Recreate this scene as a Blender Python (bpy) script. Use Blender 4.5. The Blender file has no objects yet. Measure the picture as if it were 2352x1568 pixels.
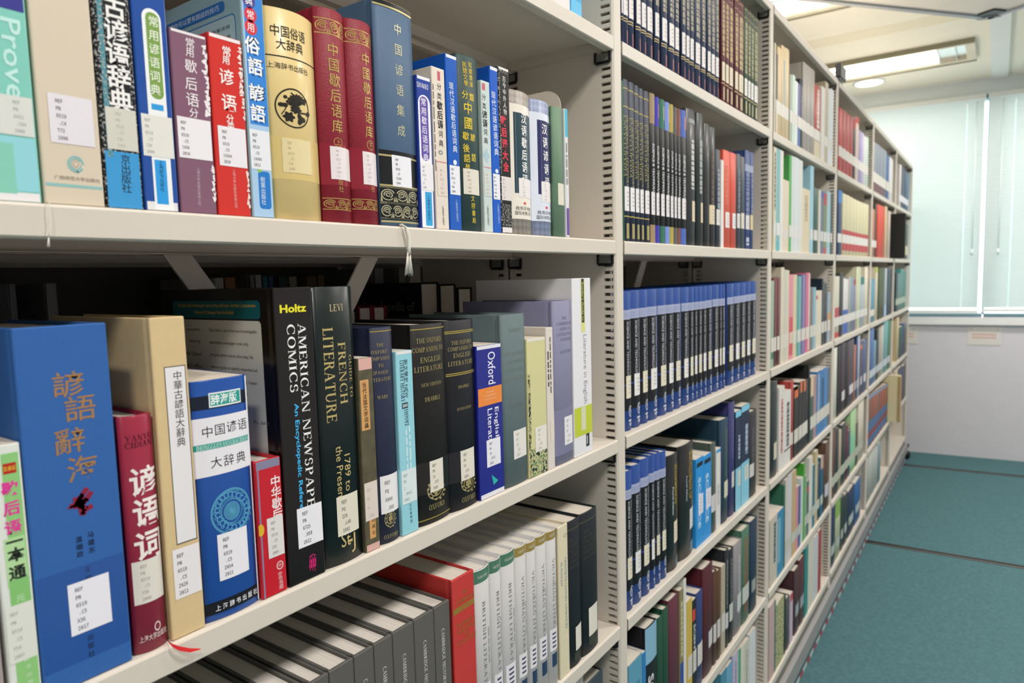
import bpy, math, random, os
from mathutils import Vector, Matrix

# ---------------------------------------------------------------- camera, world, lights, exposure
SC = bpy.context.scene
COL = SC.collection
CAM = Vector((-0.11874, -0.51154, -0.05654))
_az, _el, _ro = 0.61605, -0.09231, -0.02578
FPX = 1577.78
FW = Vector((math.cos(_az)*math.cos(_el), math.sin(_az)*math.cos(_el), math.sin(_el)))
_r = Vector((math.sin(_az), -math.cos(_az), 0)); _u = _r.cross(FW)
RT = _r*math.cos(_ro) + _u*math.sin(_ro)
UP = -_r*math.sin(_ro) + _u*math.cos(_ro)
cd = bpy.data.cameras.new('camera')
cam = bpy.data.objects.new('camera', cd); COL.objects.link(cam)
cam.matrix_world = Matrix(((RT.x, UP.x, -FW.x, CAM.x), (RT.y, UP.y, -FW.y, CAM.y), (RT.z, UP.z, -FW.z, CAM.z), (0, 0, 0, 1)))
cd.sensor_width = 36.0; cd.lens = FPX/2352*36.0
cd.clip_start = 0.02
cd.dof.use_dof = True; cd.dof.focus_distance = 0.78; cd.dof.aperture_fstop = 7.5
SC.camera = cam
SC.view_settings.view_transform = 'Standard'; SC.view_settings.look = 'None'
SC.view_settings.gamma = 1.0; SC.view_settings.use_curve_mapping = False
SC.view_settings.exposure = 0.0
SC.cycles.use_denoising = True
SC.cycles.max_bounces = 8; SC.cycles.diffuse_bounces = 5; SC.cycles.glossy_bounces = 3
SC.cycles.transparent_max_bounces = 12; SC.cycles.transmission_bounces = 4
SC.cycles.sample_clamp_indirect = 6.0
w = bpy.data.worlds.new('daylight'); SC.world = w; w.use_nodes = True
_bg = w.node_tree.nodes['Background']
_bg.inputs[0].default_value = (0.90, 0.98, 1.0, 1); _bg.inputs[1].default_value = 4.0
LAMP_W = 21.0          # power of each ceiling luminaire
LAMP_COL = (1.0, 0.945, 0.905)
TUBE_E = 7.0
LAMP_SPREAD = 165.0

# ---------------------------------------------------------------- geometry constants (metres)
W = 0.92               # bay pitch
LEV = [0.6514, 0.3225, 0.0, -0.3315, -0.6578, -0.9816, -1.272]   # shelf tops
ZF, ZC = -1.452, 1.25  # floor, ceiling
HU = 0.0146            # half width of an upright
LIP = 0.0229
random.seed(7)

def ray(u, v):
    return FW + RT*((u-1176)/FPX) + UP*((784-v)/FPX)
def aty(u, v, y=0.0):
    d = ray(u, v); t = (y-CAM.y)/d.y
    return CAM + d*t
def atx(u, v, x):
    d = ray(u, v); t = (x-CAM.x)/d.x
    return CAM + d*t
def atz(u, v, z):
    d = ray(u, v); t = (z-CAM.z)/d.z
    return CAM + d*t

# ---------------------------------------------------------------- materials
def lin(c):
    return c/12.92 if c <= 0.04045 else ((c+0.055)/1.055)**2.4
def rgb(h):
    h = h.lstrip('#')
    return tuple(lin(int(h[i:i+2], 16)/255) for i in (0, 2, 4)) + (1,)
MATS = {}
def mat(h, rough=0.5, kind='plain'):
    key = (h, rough, kind)
    if key in MATS: return MATS[key]
    m = bpy.data.materials.new('%s_%s' % (kind, h.lstrip('#'))); m.use_nodes = True
    nt = m.node_tree; N = nt.nodes; L = nt.links
    b = N['Principled BSDF']; c = rgb(h)
    b.inputs['Base Color'].default_value = c
    b.inputs['Roughness'].default_value = rough
    b.inputs['Specular IOR Level'].default_value = 0.3
    def noise(scale, detail=2.0):
        tc = N.new('ShaderNodeTexCoord'); n = N.new('ShaderNodeTexNoise')
        n.inputs['Scale'].default_value = scale; n.inputs['Detail'].default_value = detail
        L.new(tc.outputs['Object'], n.inputs['Vector']); return n, tc
    def vary(fac, lo, hi):
        mx = N.new('ShaderNodeMix'); mx.data_type = 'RGBA'
        mx.inputs[6].default_value = tuple(min(1, x*lo) for x in c[:3]) + (1,)
        mx.inputs[7].default_value = tuple(min(1, x*hi) for x in c[:3]) + (1,)
        L.new(fac, mx.inputs[0]); L.new(mx.outputs[2], b.inputs['Base Color'])
    def bump(fac, strength, dist):
        bp = N.new('ShaderNodeBump'); bp.inputs['Strength'].default_value = strength
        bp.inputs['Distance'].default_value = dist
        L.new(fac, bp.inputs['Height']); L.new(bp.outputs[0], b.inputs['Normal'])
    if kind == 'cloth':
        n, _ = noise(1400, 1); vary(n.outputs[0], 0.78, 1.22); bump(n.outputs[0], 0.35, 0.0006)
    elif kind == 'leather':
        n, _ = noise(900, 3); vary(n.outputs[0], 0.86, 1.14); bump(n.outputs[0], 0.5, 0.0008)
    elif kind == 'gloss':
        n, _ = noise(60, 2); bump(n.outputs[0], 0.12, 0.0015)
        b.inputs['Coat Weight'].default_value = 0.15; b.inputs['Coat Roughness'].default_value = 0.18
    elif kind == 'card':
        n, _ = noise(140, 4); vary(n.outputs[0], 0.92, 1.06)
    elif kind == 'worn':
        n, _ = noise(90, 6); vary(n.outputs[0], 0.55, 1.7)
    elif kind == 'pages':
        tc = N.new('ShaderNodeTexCoord'); mp = N.new('ShaderNodeMapping'); mp.inputs['Scale'].default_value = (2200, 18, 3)
        n = N.new('ShaderNodeTexNoise'); n.inputs['Scale'].default_value = 1.0; n.inputs['Detail'].default_value = 2
        L.new(tc.outputs['Object'], mp.inputs[0]); L.new(mp.outputs[0], n.inputs['Vector']); vary(n.outputs[0], 0.72, 1.2)
        b.inputs['Roughness'].default_value = 0.85
    elif kind == 'foil':
        n, _ = noise(700, 2); vary(n.outputs[0], 0.75, 1.2)
        b.inputs['Metallic'].default_value = 0.45
    elif kind == 'metal':
        b.inputs['Metallic'].default_value = 0.9
    elif kind == 'paint':
        n, _ = noise(9, 3); vary(n.outputs[0], 0.97, 1.03)
        n2, _ = noise(2600, 1); bump(n2.outputs[0], 0.08, 0.0003)
    elif kind == 'fleck':
        n, _ = noise(520, 3)
        r = N.new('ShaderNodeValToRGB'); r.color_ramp.elements[0].position = 0.52; r.color_ramp.elements[1].position = 0.6
        r.color_ramp.elements[0].color = c; r.color_ramp.elements[1].color = (0.42, 0.42, 0.40, 1)
        L.new(n.outputs[0], r.inputs[0]); L.new(r.outputs[0], b.inputs['Base Color'])
    elif kind == 'lattice':
        tc = N.new('ShaderNodeTexCoord'); mp = N.new('ShaderNodeMapping'); mp.inputs['Rotation'].default_value = (0, 0.785, 0)
        ck = N.new('ShaderNodeTexChecker'); ck.inputs['Scale'].default_value = 160
        ck.inputs[1].default_value = tuple(min(1, x*0.86) for x in c[:3]) + (1,); ck.inputs[2].default_value = tuple(min(1, x*1.12) for x in c[:3]) + (1,)
        L.new(tc.outputs['Object'], mp.inputs[0]); L.new(mp.outputs[0], ck.inputs[0]); L.new(ck.outputs[0], b.inputs['Base Color'])
    elif kind == 'marbled':
        n, _ = noise(150, 4)
        r = N.new('ShaderNodeValToRGB'); e = r.color_ramp.elements
        e[0].position = 0.42; e[0].color = rgb('#16302c'); e[1].position = 0.5; e[1].color = rgb('#d9d4a0')
        x = e.new(0.58); x.color = c
        L.new(n.outputs[0], r.inputs[0]); L.new(r.outputs[0], b.inputs['Base Color'])
    elif kind == 'lines':
        tc = N.new('ShaderNodeTexCoord'); wv = N.new('ShaderNodeTexWave'); wv.bands_direction = 'Z'; wv.inputs['Scale'].default_value = 110
        L.new(tc.outputs['Object'], wv.inputs[0]); vary(wv.outputs[1], 0.72, 1.25)
    elif kind == 'carpet':
        n, _ = noise(420, 4); n2, _ = noise(70, 3)
        ad = N.new('ShaderNodeMath'); ad.operation = 'ADD'
        ml = N.new('ShaderNodeMath'); ml.operation = 'MULTIPLY'; ml.inputs[1].default_value = 0.5
        L.new(n2.outputs[0], ml.inputs[0]); L.new(n.outputs[0], ad.inputs[0]); L.new(ml.outputs[0], ad.inputs[1])
        rm = N.new('ShaderNodeMapRange'); rm.inputs[1].default_value = 0.45; rm.inputs[2].default_value = 1.05
        L.new(ad.outputs[0], rm.inputs[0]); vary(rm.outputs[0], 0.6, 1.4); bump(n.outputs[0], 0.7, 0.004)
    elif kind == 'slat':
        N.remove(b); d = N.new('ShaderNodeBsdfDiffuse'); t = N.new('ShaderNodeBsdfTranslucent'); x = N.new('ShaderNodeMixShader')
        d.inputs[0].default_value = c; t.inputs[0].default_value = c; x.inputs[0].default_value = 0.38
        L.new(d.outputs[0], x.inputs[1]); L.new(t.outputs[0], x.inputs[2]); L.new(x.outputs[0], N['Material Output'].inputs[0])
    elif kind == 'pane':
        N.remove(b); t = N.new('ShaderNodeBsdfTransparent'); g = N.new('ShaderNodeBsdfGlossy'); x = N.new('ShaderNodeMixShader')
        t.inputs[0].default_value = c; g.inputs['Roughness'].default_value = 0.02
        fr = N.new('ShaderNodeFresnel'); fr.inputs[0].default_value = 1.45
        L.new(fr.outputs[0], x.inputs[0]); L.new(t.outputs[0], x.inputs[1]); L.new(g.outputs[0], x.inputs[2]); L.new(x.outputs[0], N['Material Output'].inputs[0])
    elif kind == 'glow':
        b.inputs['Emission Color'].default_value = c; b.inputs['Emission Strength'].default_value = rough
        b.inputs['Roughness'].default_value = 0.4
    MATS[key] = m
    return m

# ---------------------------------------------------------------- mesh builder
class MB:
    def __init__(s): s.v = []; s.f = []; s.m = []; s.sm = []; s.mats = []
    def mi(s, m):
        if m not in s.mats: s.mats.append(m)
        return s.mats.index(m)
    def add(s, vs, fs, m, smooth=False):
        b = len(s.v); i = s.mi(m); s.v += [tuple(p) for p in vs]
        for f in fs: s.f.append(tuple(b+k for k in f)); s.m.append(i); s.sm.append(smooth)
    def box(s, x0, x1, y0, y1, z0, z1, m, bev=0.0):
        if bev <= 0:
            vs = [(x, y, z) for z in (z0, z1) for y in (y0, y1) for x in (x0, x1)]
            s.add(vs, [(0,2,3,1),(4,5,7,6),(0,1,5,4),(2,6,7,3),(0,4,6,2),(1,3,7,5)], m); return
        b = min(bev, abs(x1-x0)/2.01, abs(y1-y0)/2.01, abs(z1-z0)/2.01)
        rings = []
        def ring(z, i):
            return [(x0+i+b, y0+i, z), (x1-i-b, y0+i, z), (x1-i, y0+i+b, z), (x1-i, y1-i-b, z), (x1-i-b, y1-i, z), (x0+i+b, y1-i, z), (x0+i, y1-i-b, z), (x0+i, y0+i+b, z)]
        R = [ring(z0, b*0.9), ring(z0+b, 0), ring(z1-b, 0), ring(z1, b*0.9)]
        s.loft(R, m, True, True)
    def loft(s, rings, m, cap=True, closed=True, smooth=False):
        n = len(rings[0]); vs = [p for r in rings for p in r]; fs = []
        for k in range(len(rings)-1):
            for i in range(n if closed else n-1):
                j = (i+1) % n
                fs.append((k*n+i, k*n+j, (k+1)*n+j, (k+1)*n+i))
        if cap:
            fs.append(tuple(range(n-1, -1, -1))); fs.append(tuple((len(rings)-1)*n+i for i in range(n)))
        s.add(vs, fs, m, smooth)
    def cyl(s, p0, p1, r0, r1, m, n=12, smooth=True):
        p0 = Vector(p0); p1 = Vector(p1); d = (p1-p0).normalized()
        a = d.orthogonal().normalized(); b = d.cross(a)
        R = [[p + (a*math.cos(2*math.pi*i/n)+b*math.sin(2*math.pi*i/n))*r for i in range(n)] for p, r in ((p0, r0), (p1, r1))]
        s.loft(R, m, True, True, smooth)
    def tube(s, pts, r, m, n=8):
        pts = [Vector(p) for p in pts]; R = []
        for k, p in enumerate(pts):
            d = (pts[min(k+1, len(pts)-1)]-pts[max(k-1, 0)]).normalized()
            a = d.cross(Vector((0.3, 0.9, 0.2))).normalized(); b = d.cross(a)
            rr = r[k] if isinstance(r, (list, tuple)) else r
            R.append([p+(a*math.cos(2*math.pi*i/n)+b*math.sin(2*math.pi*i/n))*rr for i in range(n)])
        s.loft(R, m, True, True, True)
    def build(s, name, parent=None):
        me = bpy.data.meshes.new(name); me.from_pydata(s.v, [], s.f)
        for m in s.mats: me.materials.append(m)
        me.polygons.foreach_set('material_index', s.m); me.polygons.foreach_set('use_smooth', s.sm)
        me.update()
        o = bpy.data.objects.new(name, me); COL.objects.link(o)
        if parent: o.parent = parent
        return o
def tag(o, label, cat, group=None, kind=None):
    if label: o['label'] = label
    if cat: o['category'] = cat
    if group: o['group'] = group
    if kind: o['kind'] = kind
    return o
def empty(name, loc, label, cat, group=None):
    o = bpy.data.objects.new(name, None); COL.objects.link(o); o.location = loc
    o.empty_display_size = 0.05
    return tag(o, label, cat, group)
def structure(name, mb):
    o = mb.build(name); o['kind'] = 'structure'; return o

# ---------------------------------------------------------------- lettering: outlines as flat polygons in a unit em
_mono = None
try:
    _mono = bpy.data.fonts.load(os.path.join(bpy.utils.system_resource('DATAFILES'), 'fonts', 'DejaVuSansMono.woff2'))
except Exception: _mono = None
_TC = {}
def glyphs(text, bold=0.0, mono=False, res=2):
    """vertices (x, y), faces, (xmin, xmax, ymin, ymax)"""
    key = (text, bold, mono, res)
    if key in _TC: return _TC[key]
    c = bpy.data.curves.new('lettering', 'FONT'); c.body = text; c.size = 1; c.resolution_u = res; c.offset = bold
    if mono and _mono: c.font = _mono
    o = bpy.data.objects.new('lettering', c); COL.objects.link(o)
    me = bpy.data.meshes.new_from_object(o)
    vs = [(p.co.x, p.co.y) for p in me.vertices]; fs = [tuple(p.vertices) for p in me.polygons]
    bpy.data.objects.remove(o); bpy.data.curves.remove(c); bpy.data.meshes.remove(me)
    bb = (min(a for a, _ in vs), max(a for a, _ in vs), min(b for _, b in vs), max(b for _, b in vs)) if vs else (0, 1, 0, 1)
    _TC[key] = (vs, fs, bb); return _TC[key]
# roman capitals with thick and thin strokes and serifs
TK, TN = 0.17, 0.06
def _q(x0, y0, x1, y1): return [(x0, y0), (x1, y0), (x1, y1), (x0, y1)]
def _v(x, y0, y1, w=TK, s0=True, s1=True):
    r = [_q(x, y0, x+w, y1)]
    if s0: r.append(_q(x-0.08, y0, x+w+0.08, y0+0.05))
    if s1: r.append(_q(x-0.08, y1-0.05, x+w+0.08, y1))
    return r
def _d(x0, y0, x1, y1, w): return [[(x0, y0), (x0+w, y0), (x1+w, y1), (x1, y1)]]
def _arc(cx, cy, rx, ry, a0, a1, tx=TK, ty=TN, n=10):
    r = []
    for i in range(n):
        a = math.radians(a0+(a1-a0)*i/n); b = math.radians(a0+(a1-a0)*(i+1)/n)
        r.append([(cx+rx*math.cos(a), cy+ry*math.sin(a)), (cx+rx*math.cos(b), cy+ry*math.sin(b)),
                  (cx+(rx-tx)*math.cos(b), cy+(ry-ty)*math.sin(b)), (cx+(rx-tx)*math.cos(a), cy+(ry-ty)*math.sin(a))])
    return r
def _H(x0, x1, y, t=TN): return [_q(x0, y-t/2, x1, y+t/2)]
ROM = {
 'A': (0.92, _d(0.08,0,0.40,1,0.06)+_d(0.66,0,0.38,1,TK)+_H(0.2,0.68,0.33)+[_q(0,0,0.24,0.05),_q(0.56,0,0.92,0.05)]),
 'B': (0.78, _v(0.1,0,1)+_arc(0.36,0.75,0.32,0.25,90,-90)+_arc(0.36,0.27,0.4,0.27,90,-90)+_H(0.27,0.4,0.97)+_H(0.27,0.4,0.5)+_H(0.27,0.4,0.03)),
 'C': (0.82, _arc(0.45,0.5,0.43,0.52,50,310)+[_q(0.68,0.68,0.74,0.98),_q(0.7,0.04,0.75,0.28)]),
 'D': (0.9, _v(0.1,0,1)+_arc(0.36,0.5,0.5,0.5,90,-90)+_H(0.27,0.4,0.97)+_H(0.27,0.4,0.03)),
 'E': (0.74, _v(0.1,0,1)+_H(0.27,0.66,0.97)+_H(0.27,0.55,0.52)+_H(0.27,0.7,0.03)+[_q(0.62,0.78,0.68,1),_q(0.66,0,0.72,0.24),_q(0.51,0.42,0.56,0.62)]),
 'F': (0.7, _v(0.1,0,1)+_H(0.27,0.66,0.97)+_H(0.27,0.55,0.5)+[_q(0.62,0.76,0.68,1),_q(0.51,0.4,0.56,0.6)]),
 'G': (0.9, _arc(0.45,0.5,0.43,0.52,50,320)+_v(0.66,0.06,0.44,TK,False,True)+[_q(0.68,0.7,0.74,0.98)]),
 'H': (0.98, _v(0.1,0,1)+_v(0.7,0,1)+_H(0.27,0.7,0.52)),
 'I': (0.38, _v(0.1,0,1)),
 'J': (0.5, _v(0.22,0.05,1,TK,False)+_arc(0.17,0.05,0.22,0.22,0,-150)),
 'K': (0.9, _v(0.1,0,1)+_d(0.27,0.42,0.66,1,0.07)+_d(0.62,0,0.36,0.56,TK)+[_q(0.54,0,0.9,0.05),_q(0.58,0.95,0.84,1)]),
 'L': (0.7, _v(0.1,0,1)+_H(0.27,0.66,0.03)+[_q(0.62,0,0.68,0.26)]),
 'M': (1.1, _v(0.1,0,1,0.06)+_d(0.46,0,0.1,1,TK)+_d(0.46,0,0.84,1,0.06)+_v(0.84,0,1)),
 'N': (0.98, _v(0.12,0,1,0.06)+_d(0.68,0,0.1,1,TK)+_v(0.8,0,1,0.06,False)),
 'O': (0.92, _arc(0.46,0.5,0.44,0.52,0,360,n=20)),
 'P': (0.74, _v(0.1,0,1)+_arc(0.34,0.73,0.36,0.27,90,-90)+_H(0.27,0.4,0.97)+_H(0.27,0.4,0.49)),
 'Q': (0.92, _arc(0.46,0.5,0.44,0.52,0,360,n=20)+_d(0.72,-0.2,0.45,0.12,0.14)),
 'R': (0.84, _v(0.1,0,1)+_arc(0.34,0.75,0.34,0.25,90,-90)+_H(0.27,0.4,0.97)+_H(0.27,0.4,0.52)+_d(0.62,0,0.36,0.52,TK)+[_q(0.6,0,0.86,0.05)]),
 'S': (0.66, _arc(0.33,0.74,0.27,0.28,20,255,0.13,0.07)+_arc(0.33,0.27,0.29,0.29,75,-165,0.13,0.07)+[_q(0.52,0.72,0.57,0.98),_q(0.06,0.02,0.11,0.28)]),
 'T': (0.8, _v(0.31,0,1,TK,True,False)+_H(0.04,0.76,0.97)+[_q(0.04,0.74,0.09,1),_q(0.71,0.74,0.76,1)]),
 'U': (0.92, _v(0.1,0.3,1,TK,False)+_v(0.74,0.3,1,0.06,False)+_arc(0.45,0.32,0.35,0.34,180,360,0.14,0.08)),
 'V': (0.9, _d(0.4,0,0.08,1,TK)+_d(0.44,0,0.76,1,0.06)+[_q(0,0.95,0.34,1),_q(0.66,0.95,0.92,1)]),
 'W': (1.3, _d(0.34,0,0.06,1,TK)+_d(0.38,0,0.64,1,0.06)+_d(0.86,0,0.58,1,TK)+_d(0.9,0,1.14,1,0.06)+[_q(0,0.95,0.3,1),_q(1.04,0.95,1.3,1)]),
 'X': (0.9, _d(0.64,0,0.08,1,TK)+_d(0.08,0,0.72,1,0.06)+[_q(0,0,0.3,0.05),_q(0.54,0,0.9,0.05),_q(0,0.95,0.34,1),_q(0.6,0.95,0.86,1)]),
 'Y': (0.86, _v(0.34,0,0.45,TK,True,False)+_d(0.34,0.42,0.06,1,TK)+_d(0.42,0.42,0.74,1,0.06)+[_q(0,0.95,0.32,1),_q(0.64,0.95,0.88,1)]),
 "'": (0.25, [_q(0.08,0.75,0.16,1)]), '&': (0.85, _arc(0.36,0.76,0.2,0.24,0,360,0.08,0.06)+_arc(0.34,0.26,0.32,0.28,60,330,0.14,0.06)+_d(0.7,0,0.2,0.62,0.1)),
 '-': (0.4, [_q(0.05,0.36,0.35,0.44)]), '.': (0.25, [_q(0.05,0,0.15,0.12)]),
}
def roman(text):
    key = ('ROM', text)
    if key in _TC: return _TC[key]
    vs, fs, x = [], [], 0
    for ch in text:
        if ch == ' ': x += 0.42; continue
        wd, polys = ROM.get(ch, ROM['I'])
        for p in polys:
            b = len(vs); vs += [(x+a, c) for a, c in p]
            fs.append(tuple(range(b, b+len(p))))
        x += wd+0.09
    _TC[key] = (vs, fs, (0, x, 0, 1)); return _TC[key]

# ---------------------------------------------------------------- room
PAINT = mat('#d6cec1', 0.42, 'paint'); WALLP = mat('#d2d0d5', 0.7, 'paint'); CEILP = mat('#f4efe0', 0.8, 'paint')
WHITEP = mat('#e6e8e6', 0.45, 'paint'); BLACKP = mat('#17181a', 0.4); DARKSTEEL = mat('#4a4644', 0.35, 'metal')
CARPET = mat('#4e7378', 0.95, 'carpet'); STEEL = mat('#9a9897', 0.4, 'paint')
WX, WDIR = 5.812, -0.091      # window wall: x = WX + WDIR*y
def wl(y): return WX + WDIR*y
Y0, Y1, XB = -2.6, 3.2, -2.6

m = MB(); m.box(XB, 6.4, Y0, Y1, ZF-0.05, ZF, CARPET); structure('floor', m)
m = MB(); m.box(XB, 6.4, Y0, Y1, ZC, ZC+0.05, CEILP); structure('ceiling', m)
m = MB(); m.box(XB-0.05, XB, Y0, Y1, ZF, ZC, WALLP); structure('wall_back', m)
m = MB(); m.box(XB, 6.4, Y0-0.05, Y0, ZF, ZC, WALLP); structure('wall_right', m)
m = MB(); m.box(XB, 6.4, Y1, Y1+0.05, ZF, ZC, WALLP); structure('wall_left', m)
def wallseg(mb, ya, yb, za, zb, mt, d0=0.0, d1=0.14):
    R = [[(wl(ya)+d0, ya, z), (wl(yb)+d0, yb, z), (wl(yb)+d1, yb, z), (wl(ya)+d1, ya, z)] for z in (za, zb)]
    mb.loft(R, mt)
WIN = [(-0.424, 1.05), (-1.85, -0.430)]      # two openings in y
WZ0, WZ1 = -0.405, 1.14
m = MB()
wallseg(m, Y0, Y1, ZF, -0.47, WALLP)
wallseg(m, Y0, Y1, WZ1, ZC, mat('#d9e0e0', 0.7, 'paint'))
wallseg(m, Y0, WIN[1][0], -0.47, WZ1, WALLP); wallseg(m, WIN[0][1], Y1, -0.47, WZ1, WALLP)
wallseg(m, WIN[1][0], WIN[0][1], -0.47, WZ0-0.03, WALLP)
structure('wall_window', m)
m = MB(); wallseg(m, WIN[1][0]-0.02, WIN[0][1]+0.02, -0.478, -0.425, WHITEP, -0.03, 0.02); structure('trim_1', m)
m = MB(); wallseg(m, Y0, Y1, ZC-0.012, ZC, WHITEP, -0.015, 0.0); structure('trim_2', m)
for i, (a, b) in enumerate(WIN):
    m = MB(); fr = mat('#7f9aa6', 0.4, 'paint')
    wallseg(m, a, b, WZ0-0.03, WZ0+0.005, fr, 0.03, 0.12); wallseg(m, a, b, WZ1-0.03, WZ1, fr, 0.03, 0.12)
    wallseg(m, a-0.005, a+0.005, WZ0, WZ1-0.03, fr, 0.03, 0.12); wallseg(m, b-0.005, b+0.005, WZ0, WZ1-0.03, fr, 0.03, 0.12)
    o = structure('window_%d' % (i+1), m)
    g = MB(); wallseg(g, a+0.005, b-0.005, WZ0+0.005, WZ1-0.03, mat('#eef8f6', 0.5, 'pane'), 0.085, 0.091); go = g.build('glass_pane', o); go['kind'] = 'structure'

# venetian blinds
SLAT = mat('#e4e6e4', 0.6, 'slat')
def blind(a, b, zb, label, cordy, wandy):
    root = empty('venetian_blind', (wl((a+b)/2)-0.012, (a+b)/2, WZ1-0.02), label, 'blind', 'white venetian blinds at the window')
    off = Vector(root.location)
    def bld(mb, nm):
        mb.v = [tuple(Vector(p)-off) for p in mb.v]; return mb.build(nm, root)
    s = MB(); z = WZ1-0.045; n = 0
    while z > zb+0.03:
        h, d = 0.0096, 0.0066
        cuts = [a+0.006] + [q for c_ in sorted(cordy) for q in (c_-0.0018, c_+0.0018)] + [b-0.006]     # cord holes
        for yy0, yy1 in zip(cuts[::2], cuts[1::2]):
            xa, xb_ = wl(yy0)-0.012, wl(yy1)-0.012
            vs = [(xa+d, yy0, z-h), (xb_+d, yy1, z-h), (xb_-0.0035, yy1, z), (xa-0.0035, yy0, z), (xb_-d, yy1, z+h), (xa-d, yy0, z+h)]
            s.add(vs, [(0,1,2,3), (3,2,4,5)], SLAT, False)
        z -= 0.0185; n += 1
    bld(s, 'slats')
    s = MB(); wallseg(s, a, b, WZ1-0.035, WZ1-0.002, WHITEP, -0.028, 0.004); bld(s, 'head_rail')
    s = MB(); wallseg(s, a+0.004, b-0.004, zb, zb+0.022, WHITEP, -0.024, 0.0); bld(s, 'bottom_rail')
    for cy in cordy:
        s = MB(); s.tube([(wl(cy)-0.024, cy, WZ1-0.04), (wl(cy)-0.026, cy, 0.4), (wl(cy)-0.024, cy, zb+0.01)], 0.0013, mat('#f6fbfa', 0.6, 'slat'), 6); bld(s, 'ladder_cord')
    s = MB(); s.tube([(wl(wandy)-0.034, wandy, WZ1-0.05), (wl(wandy)-0.036, wandy, 0.06)], 0.0035, mat('#f4faf9', 0.3, 'slat'), 6)
    s.tube([(wl(wandy)-0.036, wandy, 0.06), (wl(wandy)-0.036, wandy, 0.02)], 0.008, mat('#f4faf9', 0.3, 'slat'), 6); bld(s, 'tilt_wand')
blind(-0.404, 1.04, -0.395, 'white venetian blind with closed slats directly behind the far end of the bookshelf', (-0.295, 0.35, 0.8), -0.352)
blind(-1.84, -0.418, -0.385, 'white venetian blind to the right of the window mullion, cut by the frame', (-0.574, -1.2, -1.65), -0.505)

# notices on the wall under the sill
def notice(y0, y1, z0, z1, label):
    r = empty('wall_notice', (wl((y0+y1)/2)-0.001, (y0+y1)/2, z0), label, 'sign', 'paper notices under the window sill')
    p = MB(); off = Vector(r.location)
    wallseg(p, y0, y1, z0, z1, mat('#d9d5cf', 0.5), -0.003, -0.0005); p.v = [tuple(Vector(q)-off) for q in p.v]; p.build('sheet', r)
    p = MB(); yc = (y0+y1)/2; ww = abs(y1-y0)*0.36
    for k, dz in enumerate((0.0, -0.022)):
        for q in range(9):
            ya = yc+ww-2*ww*(q+0.12)/9; yb = yc+ww-2*ww*(q+0.8)/9
            wallseg(p, yb, ya, z0+(z1-z0)*0.52+dz, z0+(z1-z0)*0.52+dz+0.012, mat('#cf9a8e', 0.6), -0.0034, -0.003)
    p.v = [tuple(Vector(q)-off) for q in p.v]; o = p.build('printed_lines', r); o['label'] = 'faint red printed lines'
    p = MB()
    for yy in (y0+0.025*(1 if y1 > y0 else -1), y1-0.025*(1 if y1 > y0 else -1)):
        wallseg(p, yy-0.006, yy+0.006, z1-0.028, z1-0.016, mat('#c4c0bb', 0.4), -0.0034, -0.003)
    p.v = [tuple(Vector(q)-off) for q in p.v]; p.build('corner_tape', r)
notice(-0.545, -0.342, -0.625, -0.49, 'white paper notice with faint red lines on the grey wall under the blinds')
notice(-0.035, 0.165, -0.628, -0.492, 'white paper notice half hidden behind the far end of the bookshelf')

# floor rails let into the carpet
def floor_rail(xa, ya, xb_, yb, label):
    d = Vector((xb_-xa, yb-ya, 0)).normalized(); n = Vector((d.y, -d.x, 0))
    p0 = Vector((xa, ya, ZF)) ; p1 = p0 + d*1.9; p0 = p0 - d*0.35
    r = empty('floor_rail', (xa, ya, ZF), label, 'rail', 'steel tracks let into the carpet')
    off = Vector(r.location)
    for nm, a, b, h, mt in (('groove', -0.012, 0.006, 0.0012, mat('#201d1c', 0.6)), ('steel_lip', 0.006, 0.017, 0.0035, mat('#8d7f79', 0.35, 'metal')), ('steel_lip', -0.019, -0.012, 0.0035, mat('#5b5552', 0.35, 'metal'))):
        s = MB(); s.loft([[tuple(p0+n*a+Vector((0,0,z))-off), tuple(p1+n*a+Vector((0,0,z))-off), tuple(p1+n*b+Vector((0,0,z))-off), tuple(p0+n*b+Vector((0,0,z))-off)] for z in (0.0, h)], mt)
        s.build(nm, r)
floor_rail(3.705, 0.011, 3.733, -0.653, 'dark steel floor track crossing the carpet nearer the camera')
floor_rail(5.37, 0.022, 5.437, -0.695, 'dark steel floor track crossing the carpet close to the window wall')

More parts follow.
